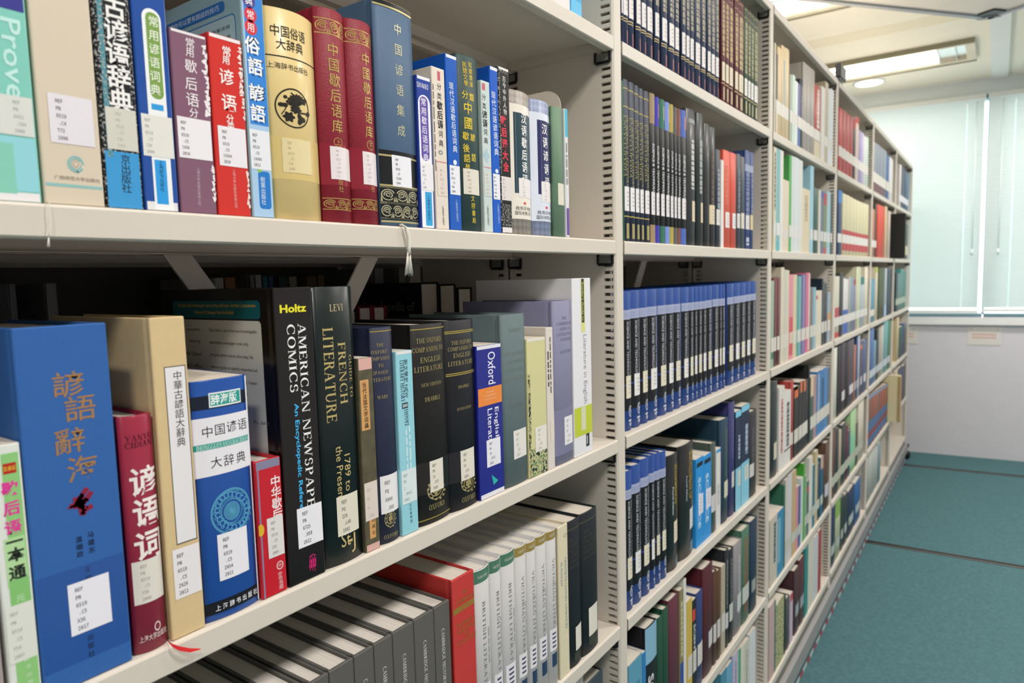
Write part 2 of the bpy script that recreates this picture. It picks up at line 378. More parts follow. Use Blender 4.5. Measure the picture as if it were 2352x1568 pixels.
# ceiling: seams, lowered strip, luminaires, downlight
m = MB(); m.box(2.0, 5.85, -0.525, -0.43, ZC-0.02, ZC, mat('#e9ecec', 0.6, 'paint')); structure('trim_3', m)
m = MB()
for x in (4.22, 2.8): m.box(x, x+0.16, Y0, Y1, ZC-0.0015, ZC+0.001, mat('#ece4cd', 0.8))
structure('trim_4', m)
def luminaire(xc, y0, y1, label, lamp=True):
    r = empty('ceiling_luminaire', (xc, (y0+y1)/2, ZC), label, 'ceiling light', 'recessed fluorescent ceiling lights')
    h = (y1-y0)/2; fr = mat('#d9d3bd', 0.5, 'paint'); ref = mat('#e3e3e3', 0.22, 'metal')
    s = MB(); d = -0.024
    for a, b, c, e in ((-0.215, -0.17, -h, h), (0.17, 0.215, -h, h), (-0.17, 0.17, -h, -h+0.05), (-0.17, 0.17, h-0.05, h)):
        s.box(a, b, c, e, d, 0, fr, 0.003)
    s.box(-0.222, -0.215, -h, h, d-0.006, 0, mat('#8f8b76', 0.6)); s.box(0.215, 0.222, -h, h, d-0.006, 0, mat('#8f8b76', 0.6))
    s.build('frame', r)
    s = MB(); s.box(-0.17, 0.17, -h+0.05, h-0.05, -0.003, -0.001, ref); s.build('reflector', r)
    s = MB()
    k = -h+0.1
    while k < h-0.06:
        s.box(-0.168, 0.168, k, k+0.003, -0.024, -0.008, ref); k += 0.09
    s.build('louvre', r)
    for x in (-0.085, 0.085):
        s = MB(); s.cyl((x*1.35, -h+0.2, -0.016), (x*1.35, h-0.07, -0.016), 0.011, 0.011, mat('#fff4e2', TUBE_E, 'glow')); s.build('tube', r)
    if lamp:
        l = bpy.data.lights.new('lamp', 'AREA'); l.shape = 'RECTANGLE'; l.size = 0.15; l.size_y = y1-y0-0.42
        l.energy = LAMP_W; l.color = LAMP_COL; l.spread = math.radians(LAMP_SPREAD)
        lo = bpy.data.objects.new('lamp', l); COL.objects.link(lo); lo.parent = r; lo.location = (0, 0.14 if y0 > -0.5 else -0.0, -0.027)
LX = [4.985, 3.5, 2.02, 0.55, -0.9]
for i, x in enumerate(LX):
    luminaire(x, -0.36, 0.85, ['bright ceiling light nearest the window, with white tubes and a silver louvre', 'ceiling light over the third bay of the bookshelf', 'ceiling light over the second bay of the bookshelf', 'ceiling light over the first bay of the bookshelf', 'ceiling light behind the camera over the bookshelf'][i])
    luminaire(x, -1.45, -0.64, ['ceiling light over the aisle beside the window', 'ceiling light over the aisle beside the third bay', 'ceiling light over the aisle beside the second bay', 'ceiling light over the aisle beside the first bay', 'ceiling light over the aisle behind the camera'][i])
r = empty('downlight', (5.42, 0.275, ZC), 'round white downlight in the ceiling in front of the window', 'ceiling light')
s = MB(); R = [[(math.cos(a*math.pi/16)*q, math.sin(a*math.pi/16)*q, z) for a in range(32)] for q, z in ((0.105, 0), (0.105, -0.006), (0.085, -0.01))]
s.loft(R, WHITEP, False, True, True); s.build('trim_ring', r)
s = MB(); s.loft([[(math.cos(a*math.pi/16)*0.086, math.sin(a*math.pi/16)*0.086, z) for a in range(32)] for z in (-0.011, -0.006)], mat('#fffaf0', 4.0, 'glow')); s.build('diffuser', r)

# white panel hung under the ceiling, upper right
cz = 0.99
c0 = atz(2270, 42, cz); a1, a2 = math.radians(141.4), math.radians(-120)
r = empty('overhead_panel', c0, 'white overhead panel with grey rim and black corner block at upper right', 'panel')
e1 = Vector((math.cos(a1), math.sin(a1), 0)); e2 = Vector((math.cos(a2), math.sin(a2), 0))
def slab(mb, p, q, s0, s1, z0, z1, mt):     # parallelogram slab along e1 (p..q) and e2 (s0..s1)
    mb.loft([[tuple(e1*a+e2*b+Vector((0, 0, z))) for a, b in ((p, s0), (q, s0), (q, s1), (p, s1))] for z in (z0, z1)], mt)
s = MB(); slab(s, 0.012, 0.95, 0.012, 0.55, 0.004, 0.03, mat('#f6f0e6', 0.5, 'paint')); s.build('board', r)
s = MB(); gr = mat('#9ba0a6', 0.35, 'paint')
slab(s, 0.045, 0.95, -0.012, 0.012, -0.004, 0.034, gr); slab(s, -0.012, 0.012, 0.045, 0.55, -0.004, 0.034, gr)
R = []
for z in (-0.006, 0.036):
    R.append([tuple(e1*(0.045-0.06*math.cos(t))+e2*(0.045-0.06*math.sin(t))+Vector((0, 0, z))) for t in [i*math.pi/2/8 for i in range(9)]] + [tuple(e1*0.02+e2*0.045+Vector((0, 0, z))), tuple(e1*0.045+e2*0.02+Vector((0, 0, z)))])
s.loft(R, gr); s.build('rim', r)
s = MB(); slab(s, 0.02, 0.085, 0.02, 0.085, -0.003, 0.02, BLACKP); s.build('corner_block', r)
s = MB(); p = e1*0.012+e2*0.012; s.cyl(p+Vector((0, 0, -0.009)), p+Vector((0, 0, -0.005)), 0.005, 0.005, DARKSTEEL); s.build('screw', r)
for p in (e1*0.3+e2*0.3, e1*0.8+e2*0.3):
    s = MB(); s.cyl(p+Vector((0, 0, 0.028)), p+Vector((0, 0, ZC-cz)), 0.006, 0.006, STEEL); s.build('hanger_rod', r)

# ---------------------------------------------------------------- the bookshelf
NB = 6
rack = empty('bookshelf', (0, 0, ZF), 'long cream steel library bookshelf with slotted uprights running towards the window', 'bookshelf')
RO = Vector(rack.location)
def rbuild(mb, nm, parent=None, label=None):
    mb.v = [tuple(Vector(p)-RO) for p in mb.v]; o = mb.build(nm, parent or rack)
    if label: o['label'] = label
    return o
ZTOP = LEV[0]-0.002
def upright_mesh():
    s = MB(); zb, zt = ZF+0.13, ZTOP
    S = [(0.0065, 0.0235), (0.188, 0.204), (0.228, 0.244)]        # slot columns (y ranges)
    yb = 0.428
    # front and rear flanges, with softened corners
    s.loft([[(-HU, 0.004, z), (-HU+0.003, 0.001, z), (HU-0.003, 0.001, z), (HU, 0.004, z)] for z in (zb, zt)], PAINT, False, False)
    s.add([(-HU, yb, zb), (HU, yb, zb), (HU, yb, zt), (-HU, yb, zt)], [(0,1,2,3)], PAINT)
    s.add([(-HU, 0.004, zt), (HU, 0.004, zt), (HU, yb, zt), (-HU, yb, zt)], [(0,1,2,3)], PAINT)
    ys = [0.004]
    for a, b in S: ys += [a, b]
    ys.append(yb)
    pitch, sh = 0.01208, 0.0052
    for sx in (-HU, HU):
        for i in range(0, len(ys)-1, 2):
            s.add([(sx, ys[i], zb), (sx, ys[i+1], zb), (sx, ys[i+1], zt), (sx, ys[i], zt)], [(0,1,2,3)], PAINT)
        for a, b in S:
            z = zb; k0 = math.ceil((zb-0.0)/pitch)
            zs = 0.0061+k0*pitch; prev = zb
            while zs+sh < zt-0.004:
                s.add([(sx, a, prev), (sx, b, prev), (sx, b, zs), (sx, a, zs)], [(0,1,2,3)], PAINT)
                xi = sx*0.55
                s.add([(sx, a, zs), (sx, b, zs), (xi, b, zs), (xi, a, zs), (sx, a, zs+sh), (sx, b, zs+sh), (xi, b, zs+sh), (xi, a, zs+sh)],
                      [(0,1,2,3), (4,5,6,7), (0,3,7,4), (1,2,6,5)], PAINT)
                prev = zs+sh; zs += pitch
            s.add([(sx, a, prev), (sx, b, prev), (sx, b, zt), (sx, a, zt)], [(0,1,2,3)], PAINT)
    # dark seam between the front and the rear half
    for sx in (-HU, HU): s.box(sx-0.0006, sx+0.0006, 0.214, 0.217, zb, zt, mat('#3c3830', 0.6))
    return s
u0 = upright_mesh(); up_obj = None
for k in range(NB+1):
    if k == 0:
        up_obj = rbuild(u0, 'upright'); uo = up_obj
    else:
        uo = up_obj.copy(); COL.objects.link(uo); uo.parent = rack
    uo.location = (k*W, 0, 0)
def pan(rear=False):                     # one shelf board: folded steel pan, local to the bay's left upright
    s = MB(); x0, x1 = HU+0.0009, W-HU-0.0009
    prof = [(0.014, -LIP), (0.0015, -LIP), (0.0, -LIP+0.0015), (0.0, -0.0022), (0.0008, -0.0007), (0.0025, 0.0), (0.2055, 0.0), (0.2075, -0.002), (0.2075, -LIP), (0.195, -LIP),
            (0.195, -LIP+0.001), (0.2064, -LIP+0.001), (0.2064, -0.0022), (0.002, -0.0022), (0.0012, -0.003), (0.0012, -LIP+0.001), (0.014, -LIP+0.001)]
    if rear: prof = [(0.43-y, z) for y, z in prof][::-1]
    R = [[(x, y, z) for y, z in prof] for x in (x0, x1)]
    n = len(prof); vs = [p for q in R for p in q]
    s.add(vs, [(i, (i+1) % n, n+(i+1) % n, n+i) for i in range(n)], PAINT)
    e = prof[5], prof[6]
    for x in (x0+0.0005, x1-0.0005):
        ya, yb = (0.002, 0.205) if not rear else (0.225, 0.428)
        s.add([(x, ya, 0), (x, yb, 0), (x, yb, -LIP+0.004), (x, ya, -LIP+0.004)], [(0,1,2,3)], PAINT)
    # stiffening channel under the board
    ym = 0.105 if not rear else 0.325
    return s
def clip():                              # black wire shelf clip hooked in the slots below the board's end
    s = MB()
    for yy in (0.004, 0.030):
        s.box(-0.002, 0.002, yy-0.0022, yy+0.0022, -0.0165, 0.0, BLACKP, 0.0008)
    s.box(-0.002, 0.002, 0.004, 0.030, -0.019, -0.0145, BLACKP, 0.0008)
    s.box(-0.001, 0.001, 0.006, 0.028, -0.015, -0.003, mat('#7c7d74', 0.4))
    return s
pan_o = {}; clip_me = None
for k in range(NB):
    for li in range(0, 7):
        for rear in (False, True):
            nm = 'top_cover' if li == 0 else 'shelf'
            key = (rear,)
            if key not in pan_o:
                o = pan(rear).build(nm, rack); pan_o[key] = o
            else:
                o = bpy.data.objects.new(nm, pan_o[key].data); COL.objects.link(o); o.parent = rack
            o.location = Vector((k*W, 0, LEV[li])) - RO
            if li in (6,) or (rear and li != 2): continue
            for x in (HU+0.003, W-HU-0.003):
                for yy in ((0.0, 0.182) if not rear else (0.222,)):
                    if clip_me is None:
                        c = clip().build('shelf_clip', o); clip_me = c.data
                    else:
                        c = bpy.data.objects.new('shelf_clip', clip_me); COL.objects.link(c); c.parent = o
                    c.location = (x, yy+0.002, -LIP+0.001)
# cross braces between the front and the rear half
for k in range(NB):
    for (xa, za, xb_, zb) in ((0.268, -0.002, 0.90, -0.9), (0.575, -0.002, 0.02, -0.8)):
        d = Vector((xb_-xa, 0, zb-za)).normalized(); n = Vector((d.z, 0, -d.x))*0.013
        s = MB(); P = Vector((k*W, 0, 0))
        s.loft([[P+Vector((xa, y, za))+n, P+Vector((xb_, y, zb))+n, P+Vector((xb_, y, zb))-n, P+Vector((xa, y, za))-n] for y in (0.2095, 0.2125)], PAINT)
        rbuild(s, 'cross_brace')
# base: fascia rail, kick plate, safety strip
s = MB(); s.box(-HU, NB*W+HU, 0.004, 0.42, -1.33, -1.298, mat('#77756c', 0.5, 'paint')); rbuild(s, 'base_frame')
s = MB(); s.box(-HU, NB*W+HU+0.01, -0.012, 0.006, -1.392, -1.325, STEEL, 0.004); rbuild(s, 'fascia_rail')
s = MB(); s.box(-HU, NB*W+HU, 0.0, 0.02, -1.438, -1.392, mat('#45686e', 0.8)); s.box(-HU, NB*W+HU, 0.02, 0.42, -1.438, -1.36, mat('#333333', 0.8)); rbuild(s, 'kick_plate', label='teal kick plate under the grey rail')
s = MB(); x = -HU; i = 0
RED, LGR = mat('#a5384a', 0.5), mat('#b4c3c1', 0.5)
while x < NB*W+HU:
    L_ = 0.05 if i % 2 == 0 else 0.058
    s.box(x, min(x+L_, NB*W+HU), -0.0015, 0.002, ZF+0.001, -1.438, RED if i % 2 == 0 else LGR); x += L_; i += 1
rbuild(s, 'safety_strip', label='red and white striped safety strip along the floor')
s = MB(); xe = NB*W+HU+0.012
s.box(xe, xe+0.055, -0.018, 0.012, -1.362, -1.345, BLACKP, 0.003); rbuild(s, 'end_stop')
s = MB(); s.cyl((xe-0.002, 0.0, -1.42), (xe+0.05, 0.0, -1.42), 0.030, 0.027, BLACKP, 14); rbuild(s, 'rubber_buffer')

# black holder clipped to the top cover
a = atx(1908, 172, 2.7); 
r = empty('label_holder', (2.735, 0.004, LEV[0]), 'small black label holder standing on the top edge of the bookshelf', 'label holder')
s = MB(); s.box(0, 0.11, -0.016, 0.004, 0.004, 0.052, BLACKP, 0.002); s.build('plate', r)
s = MB(); s.box(0.012, 0.1, -0.012, 0.03, 0.0, 0.004, STEEL, 0.002); s.build('foot', r)

# ---------------------------------------------------------------- books
GOLD = '#cdb878'
class Book:
    def __init__(s, name, label, x0, x1, h, col, z=0.0, y=0.004, D=0.15, bind='hc', sag=0.0, rough=0.5, mk='plain', page='#d9d0c2', group=None, cat='book', gap=0.0004, cov=None, board=0.0024):
        s.x0, s.x1, s.z0, s.y0 = x0+gap, x1-gap, z, y
        s.w, s.h, s.D, s.sag, s.bind = s.x1-s.x0, h, D, sag, bind
        s.name, s.label, s.cat, s.group = name, label, cat, group
        s.cov = MB(); s.call_mb = []; s.page = MB(); s.extra = []
        s.M = mat(col, rough, mk); s.pagem = mat(page, 0.85, 'pages')
        s.board = board; s.shell(cov or s.M)
    def prof(s, x): return s.sag*(2*x/s.w-1)**2 if s.sag else 0.0
    def shell(s, m):
        w, h, D, sag = s.w, s.h, s.D, s.sag
        t = min(s.board, w*0.16) if s.bind == 'hc' else min(0.0006, w*0.1)
        ns = 8 if sag > 0 else 3
        out = [(0, D), (0, sag+0.012)]
        g = 0.0011 if s.bind == 'hc' else 0.0
        if g: out += [(0, sag+0.0095), (g, sag+0.0065), (g, sag+0.0045), (0, sag+0.002)]
        r = min(0.0012, w*0.12)
        xs = [w*i/ns for i in range(ns+1)]
        if sag == 0: xs = [0, r*0.3, r, w/2, w-r, w-r*0.3, w]
        pts = []
        for x in xs:
            yy = s.prof(x)
            if sag == 0: yy = {0: r, len(xs)-1: r, 1: r*0.3, len(xs)-2: r*0.3}.get(xs.index(x), 0.0)
            pts.append((x, yy))
        right = [(w-x, y) for x, y in out][::-1]
        out = out + pts + right
        inn = []
        for x, y in out:
            xi = min(max(x, t), w-t)
            yi = max(y, s.prof(xi)+t) if y < sag+0.012 else y
            if y < sag+0.012 and (x <= t or x >= w-t): yi = max(y, sag*((2*t/w-1)**2)+t)
            inn.append((xi, yi))
        k = min(0.45, 0.0007/t)
        def mixp(a): return [((1-a)*p[0]+a*q[0], (1-a)*p[1]+a*q[1]) for p, q in zip(out, inn)]
        bz = 0.0008
        rings = [[(x, y, 0.0002) for x, y in mixp(k)], [(x, y, bz) for x, y in out], [(x, y, h-bz) for x, y in out], [(x, y, h) for x, y in mixp(k)], [(x, y, h) for x, y in inn], [(x, y, 0.0002) for x, y in inn], [(x, y, 0.0002) for x, y in mixp(k)]]
        s.cov.loft(rings, m, False, False, s.sag > 0)
        n = len(out)
        for i in (0, n-1):                                  # fore-edge ends of the two boards
            p, q = out[i], inn[i]
            s.cov.add([(p[0], p[1], 0.0002), (q[0], q[1], 0.0002), (q[0], q[1], h), (p[0], p[1], h)], [(0,1,2,3)], m)
        e = 0.0032 if s.bind == 'hc' else 0.0003
        ys = sag*((2*t/w-1)**2)+t+0.0012
        if w-2*t > 0.001:
            s.page.box(t+0.0002, w-t-0.0002, ys, D-(e if s.bind == 'hc' else 0.0005), e if s.bind == 'hc' else 0.0006, h-e, s.pagem)
    # ---- pixel helpers (photograph pixels on the plane of the spines)
    def L(s, u, v):
        p = aty(u, v, s.y0)
        if s.sag:
            for _ in range(8):
                q = aty(u, v, s.y0+s.prof(min(max(p.x-s.x0, 0), s.w))); p = (p+q)/2
        return (p.x-s.x0, p.z-s.z0)
    def sc(s, u, v):
        a = aty(u-0.5, v, s.y0); b = aty(u+0.5, v, s.y0); c = aty(u, v+0.5, s.y0); d = aty(u, v-0.5, s.y0)
        return (b.x-a.x, d.z-c.z)
    def band(s, z0, z1, m, x0=None, x1=None, off=0.00012, mb=None):
        x0 = 0 if x0 is None else max(0, x0); x1 = s.w if x1 is None else min(s.w, x1)
        z0, z1 = max(0.0004, z0), min(s.h-0.0004, z1)
        if x1 <= x0 or z1 <= z0: return
        n = 8 if s.sag else 1
        if not s.sag:
            r = min(0.0012, s.w*0.12)
            x0 = max(x0, r); x1 = min(x1, s.w-r)
            if x1 <= x0: return
        vs = []
        for i in range(n+1):
            x = x0+(x1-x0)*i/n; y = s.prof(x)-off
            vs += [(x, y, z0), (x, y, z1)]
        (mb or s.cov).add(vs, [(2*i, 2*i+2, 2*i+3, 2*i+1) for i in range(n)], m, s.sag > 0)
    def bandpx(s, u, vT, vB, col, rough=0.5, mk='plain', **k):
        a = s.L(u, vT)[1]; b = s.L(u, vB)[1]; s.band(b, a, mat(col, rough, mk), **k)
    def rect(s, TL, BR, col, rough=0.5, mk='plain', off=0.00015, mb=None):
        a = s.L(*TL); b = s.L(*BR); s.band(b[1], a[1], mat(col, rough, mk), a[0], b[0], off, mb)
    def faces(s, polys, m, off, mb=None):
        """flat outlines laid on the spine; on a rounded spine they are cut into narrow strips that follow it"""
        vs, fs = [], []; w, h = s.w, s.h
        for pts in polys:
            pts = [(min(max(x, 0.0002), w-0.0002), min(max(z, 0.0005), h-0.0005)) for x, z in pts]
            parts = [pts]
            if s.sag:
                st = w/14; lo, hi = min(q[0] for q in pts), max(q[0] for q in pts); parts = []
                for k in range(int(lo/st), int(hi/st)+1):
                    q = pts
                    for sg, lim in ((1, k*st), (-1, (k+1)*st)):
                        out = []
                        for i in range(len(q)):
                            a, b = q[i-1], q[i]; da, db = sg*(a[0]-lim), sg*(b[0]-lim)
                            if (da >= 0) != (db >= 0):
                                t = da/(da-db); out.append((a[0]+(b[0]-a[0])*t, a[1]+(b[1]-a[1])*t))
                            if db >= 0: out.append(b)
                        q = out
                        if len(q) < 3: break
                    if len(q) >= 3: parts.append(q)
            for q in parts:
                i = len(vs); vs += [(x, s.prof(x)-off, z) for x, z in q]; fs.append(tuple(range(i, i+len(q))))
        if vs: (mb or s.cov).add(vs, fs, m)
    def poly(s, pts, m, off=0.0002, mb=None): s.faces([pts], m, off, mb)
    def rrect(s, TL, BR, col, rad=0.5, rough=0.45, off=0.00015):
        a = s.L(*TL); b = s.L(*BR); x0, x1, z1, z0 = a[0], b[0], a[1], b[1]; r = (x1-x0)*rad
        pts = []
        for cx, cz, a0 in ((x1-r, z1-r, 0), (x0+r, z1-r, 90), (x0+r, z0+r, 180), (x1-r, z0+r, 270)):
            for k in range(6):
                t = math.radians(a0+18*k); pts.append((cx+r*math.cos(t), cz+r*math.sin(t)))
        s.poly(pts, mat(col, rough), off)
    def put(s, g, fn, m, off=0.00022, mb=None):
        pt = [fn(a, b) for a, b in g[0]]
        s.faces([[pt[i] for i in f] for f in g[1]], m, off, mb)
    def zh(s, text, p0, p1, size, col, bold=0.0, rough=0.45, mk='plain', off=0.00022, sx=1.0):
        """upright characters stacked from pixel p0 (first centre) to p1 (last centre); size = height in pixels"""
        m = mat(col, rough, mk); n = len(text)
        for i, ch in enumerate(text):
            if ch == ' ': continue
            f = i/(n-1) if n > 1 else 0
            u, v = p0[0]+(p1[0]-p0[0])*f, p0[1]+(p1[1]-p0[1])*f
            cx, cz = s.L(u, v); kx, kz = s.sc(u, v); g = glyphs(ch, bold)
            k = size*kz/0.99
            s.put(g, lambda a, b: (cx+(a-0.5)*k*sx, cz+(b-0.38)*k), m, off)
    def line(s, text, c, wpx, hpx, col, font='rom', bold=0.0, rough=0.45, mk='plain', off=0.00022, tilt=0.0):
        """one horizontal line centred on pixel c, wpx wide, letters hpx high"""
        g = roman(text) if font == 'rom' else glyphs(text, bold, font == 'mono')
        bb = g[2]; cx, cz = s.L(*c); kx, kz = s.sc(*c)
        ax = wpx*kx/(bb[1]-bb[0]); az = hpx*kz/(bb[3]-bb[2])
        s.put(g, lambda a, b: (cx+(a-(bb[0]+bb[1])/2)*ax, cz+(b-(bb[2]+bb[3])/2)*az), mat(col, rough, mk), off)
    def down(s, text, p0, p1, cap, col, font='rom', bold=0.0, rough=0.45, mk='plain', off=0.00022):
        """text turned a quarter clockwise, reading down from pixel p0 to p1 (centre line); cap = letter height in pixels"""
        g = roman(text) if font == 'rom' else glyphs(text, bold, font == 'mono')
        bb = g[2]; a0 = s.L(*p0); a1 = s.L(*p1); kx, kz = s.sc((p0[0]+p1[0])/2, (p0[1]+p1[1])/2)
        al = (a0[1]-a1[1])/(bb[1]-bb[0]); ah = cap*kx/(bb[3]-bb[2]); zc_ = (bb[2]+bb[3])/2
        def fn(a, b):
            f = (a-bb[0])/(bb[1]-bb[0]); return (a0[0]+(a1[0]-a0[0])*0+(b-zc_)*ah, a0[1]-(a-bb[0])*al)
        s.put(g, fn, mat(col, rough, mk), off)
    def call(s, TL, BR, lines, col='#eeebee', ink='#3a3a3c', rough=0.4, clip_=True, f=0.13, lh=0.8):
        """call-number label with typed lines"""
        mb = MB(); a = s.L(*TL); b = s.L(*BR)
        x0, x1 = max(a[0], 0.0002), min(b[0], s.w-0.0002); z0, z1 = b[1], a[1]
        s.band(z0, z1, mat(col, rough), x0, x1, 0.0003, mb)
        if lines:
            hgt = z1-z0; n = max(len(lines), 4); st = hgt*0.9/n; ch = min(st*0.68, (x1-x0)*0.2)
            for i, tx in enumerate(lines):
                g = glyphs(tx, 0.012, True, 1); k = ch/0.73
                xl = x0+(x1-x0)*f + (0.35*ch if tx.startswith('.') else 0); zl = z1-hgt*0.05-st*(i+0.85)
                s.put(g, lambda p, q: (xl+p*k*lh, zl+q*k), mat(ink, 0.6), 0.00036, mb)
        s.call_mb.append(mb)
    # ---- left cover (faces the camera side), pixel positions on the plane x = x0
    def S(s, u, v):
        p = atx(u, v, s.x0); return (p.y-s.y0, p.z-s.z0)
    def side_poly(s, pts, col, rough=0.5, off=0.0002, px=True):
        q = [s.S(*p) for p in pts] if px else pts
        s.cov.add([(-off, y, z) for y, z in q], [tuple(range(len(q)))], mat(col, rough))
    def side_rrect(s, TLy, TRy, z0, z1, r, col, rough=0.5, off=0.0002):
        pts = []
        for cx, cz, a0 in ((TRy-r, z1-r, 0), (TLy+r, z1-r, 90), (TLy+r, z0+r, 180), (TRy-r, z0+r, 270)):
            for k in range(6):
                t = math.radians(a0+18*k); pts.append((cx+r*math.cos(t), cz+r*math.sin(t)))
        s.side_poly(pts, col, rough, off, False)
    def side_line(s, text, y_right, y_left, z, hgt, col, bold=0.0, off=0.0003, rough=0.5):
        """text on the left cover; it reads from y_left (far) to y_right (near the spine)"""
        g = glyphs(text, bold); bb = g[2]; ax = (y_left-y_right)/(bb[1]-bb[0]); az = hgt/(bb[3]-bb[2])
        s.cov.add([(-off, y_left-(a-bb[0])*ax, z+(b-bb[2])*az) for a, b in g[0]], g[1], mat(col, rough))
    def ring(s, c, r, col, tw=0.18, n=28, rough=0.45, mk='plain', rz=None, off=0.0002, a0=0, a1=360):
        cx, cz = s.L(*c); kx, kz = s.sc(*c); R = r*kx; Z = (rz or r)*kz; m = mat(col, rough, mk)
        for i in range(n):
            t, u = math.radians(a0+(a1-a0)*i/n), math.radians(a0+(a1-a0)*(i+1)/n); q = 1-tw
            s.poly([(cx+R*math.cos(t), cz+Z*math.sin(t)), (cx+R*math.cos(u), cz+Z*math.sin(u)), (cx+R*q*math.cos(u), cz+Z*q*math.sin(u)), (cx+R*q*math.cos(t), cz+Z*q*math.sin(t))], m, off)
    def disc(s, c, r, col, n=24, rough=0.45, rz=None, off=0.0002, mk='plain', ph=0.0, amp=0.0, lob=5):
        cx, cz = s.L(*c); kx, kz = s.sc(*c); R = r*kx; Z = (rz or r)*kz
        s.poly([(cx+R*(1+amp*math.cos(lob*t+ph))*math.cos(t), cz+Z*(1+amp*math.cos(lob*t+ph))*math.sin(t)) for t in [2*math.pi*i/n for i in range(n)]], mat(col, rough, mk), off)
    def stroke(s, pts, wpx, col, rough=0.45, mk='plain', off=0.0002):
        """a pen stroke through pixels, tapering at its ends"""
        q = [s.L(*p) for p in pts]; kx, kz = s.sc(*pts[0]); h = wpx*kx/2; m = mat(col, rough, mk)
        for i in range(len(q)-1):
            a, b = q[i], q[i+1]; dx, dz = b[0]-a[0], b[1]-a[1]; l = math.hypot(dx, dz) or 1e-9; nx, nz = -dz/l*h, dx/l*h
            s.poly([(a[0]-nx, a[1]-nz), (b[0]-nx, b[1]-nz), (b[0]+nx, b[1]+nz), (a[0]+nx, a[1]+nz)], m, off)
    def scrolls(s, z0, z1, col, n, mk='foil', rough=0.35):
        """a row of gilt scrolls between two rules"""
        m = mat(col, rough, mk); hh = z1-z0; tk = hh*0.07
        s.band(z0, z0+tk, m); s.band(z1-tk, z1, m)
        for i in range(n):
            cx = s.w*(i+0.5)/n; cz = (z0+z1)/2; rx = s.w/n*0.46; rz = hh*0.36
            for q, (f, a0, a1) in enumerate(((1.0, 20, 320), (0.66, -60, 200), (0.36, 0, 330))):
                for k in range(12):
                    t, u = math.radians(a0+(a1-a0)*k/12), math.radians(a0+(a1-a0)*(k+1)/12)
                    if i % 2: t, u = math.pi-t, math.pi-u
                    A, B = f, f-0.16
                    s.poly([(min(max(cx+rx*c_*math.cos(g), 0.0003), s.w-0.0003), cz+rz*c_*math.sin(g)) for c_, g in ((A, t), (A, u), (B, u), (B, t))], m)
            for sg in (-1, 1):
                s.poly([(cx+sg*rx*0.98, cz-rz*0.2), (cx+sg*rx*0.75, cz-rz*1.15), (cx+sg*rx*1.05, cz-rz*1.15)], m) if 0.0003 < cx+sg*rx*1.05 < s.w-0.0003 else None
    def streak(s, x0, x1, z0, z1, col, seed=0, rough=0.5, off=0.0002):
        """an illegible line of small print running down the spine, broken into words"""
        rnd = random.Random(seed); z = z1; m = mat(col, rough)
        while z > z0+0.002:
            l = rnd.uniform(0.004, 0.014); s.band(max(z-l, z0), z, m, x0, x1, off); z -= l+rnd.uniform(0.0015, 0.003)
    def done(s):
        r = empty(s.name, (s.x0, s.y0, s.z0), s.label, s.cat, s.group)
        s.cov.build('cover', r)
        if s.page.v: s.page.build('page_block', r)
        for mb in s.call_mb: mb.build('call_number_label', r)
        for nm, mb, lb in s.extra:
            o = mb.build(nm, r)
            if lb: o['label'] = lb
        s.root = r
        return r
LASTX = {}
def bk(name, label, a, b, top, lev, col, **k):
    """book between pixel a = (u, v) lower left and b lower right of its spine; top = pixel on the spine's top edge, or a height in metres"""
    y = k.get('y', 0.004); z = LEV[lev]+0.0003
    x0, x1 = aty(a[0], a[1], y).x, aty(b[0], b[1], y+0.5*k.get('sag', 0.0)).x
    if lev in LASTX and LASTX[lev] > x0: x0 = LASTX[lev]
    LASTX[lev] = x1
    h = top if isinstance(top, float) else aty(top[0], top[1], y).z-z
    return Book(name, label, x0, x1, h, col, z=z, **k)

# ================================================================ nearest bay, upper row (on the second shelf)
GA = 'dictionaries on the upper shelf of the nearest bay'
b = bk('book', 'teal and pale blue book at far left of upper shelf with large cut-off white lettering', (-40, 463), (99, 463), 0.222, 2, '#84cdbd', bind='pb', rough=0.35, mk='gloss', group=GA)
b.bandpx(30, -60, 24, '#34348c'); b.bandpx(60, 318, 440, '#93d3dc'); b.rect((-45, 320), (40, 445), '#86cdb8'); b.bandpx(30, 441, 470, '#e9e6e6')
b.rect((70, 25), (99, 462), '#b9dbe6', off=0.00014); b.down('Proverb', (22, 42), (40, 300), 46, '#c3ece4', 'sans', 0.01)
b.call((-60, 204), (92, 318), ['REF', 'PN', '6421', '.C64', '2008'], '#dadcd6', '#a3a8a6', f=0.62); b.done()

b = bk('book', 'thick beige book with white call label and small teal spiral emblem on upper shelf', (103, 468), (243, 468), 0.225, 2, '#d9ccb6', bind='pb', mk='gloss', rough=0.4, group=GA)
b.bandpx(172, 424, 431, '#8fc0bc'); b.line('广西师范大学出版社', (178, 411), 104, 9, '#8c7f72', 'sans')
for k, (rr, c) in enumerate(((19, '#7dbdbd'), (13, '#7dbdbd'), (7, '#b98f7f'))): b.ring((174, 377), rr, c, 0.2, a0=30*k, a1=330+30*k)
b.stroke([(176, 392), (181, 398)], 3, '#7dbdbd')
b.call((107, 211), (219, 339), ['REF', 'PN', '6519', '.C4', 'T72', '1996'], '#e6e1e6', '#474549', f=0.16); b.done()
r_ = b.root                                               # loose white thread hanging over the shelf edge
s_ = MB(); pts = [aty(u, v, -0.0035) for u, v in ((113, 464), (112, 478), (116, 505), (113, 530), (112, 545))]
pts = [Vector((aty(118, 462, 0.002).x, 0.010, 0.002)), Vector((pts[0].x, -0.002, 0.001))] + pts
s_.tube([Vector(p)-r_.location for p in pts], 0.00032, mat('#e6e2d8', 0.8), 6)
e0 = aty(112, 545, -0.0035); e1 = aty(111, 566, -0.0035); s_.tube([e0-r_.location, e1-r_.location], [0.0003, 0.0009], mat('#e6e2d8', 0.8), 6)
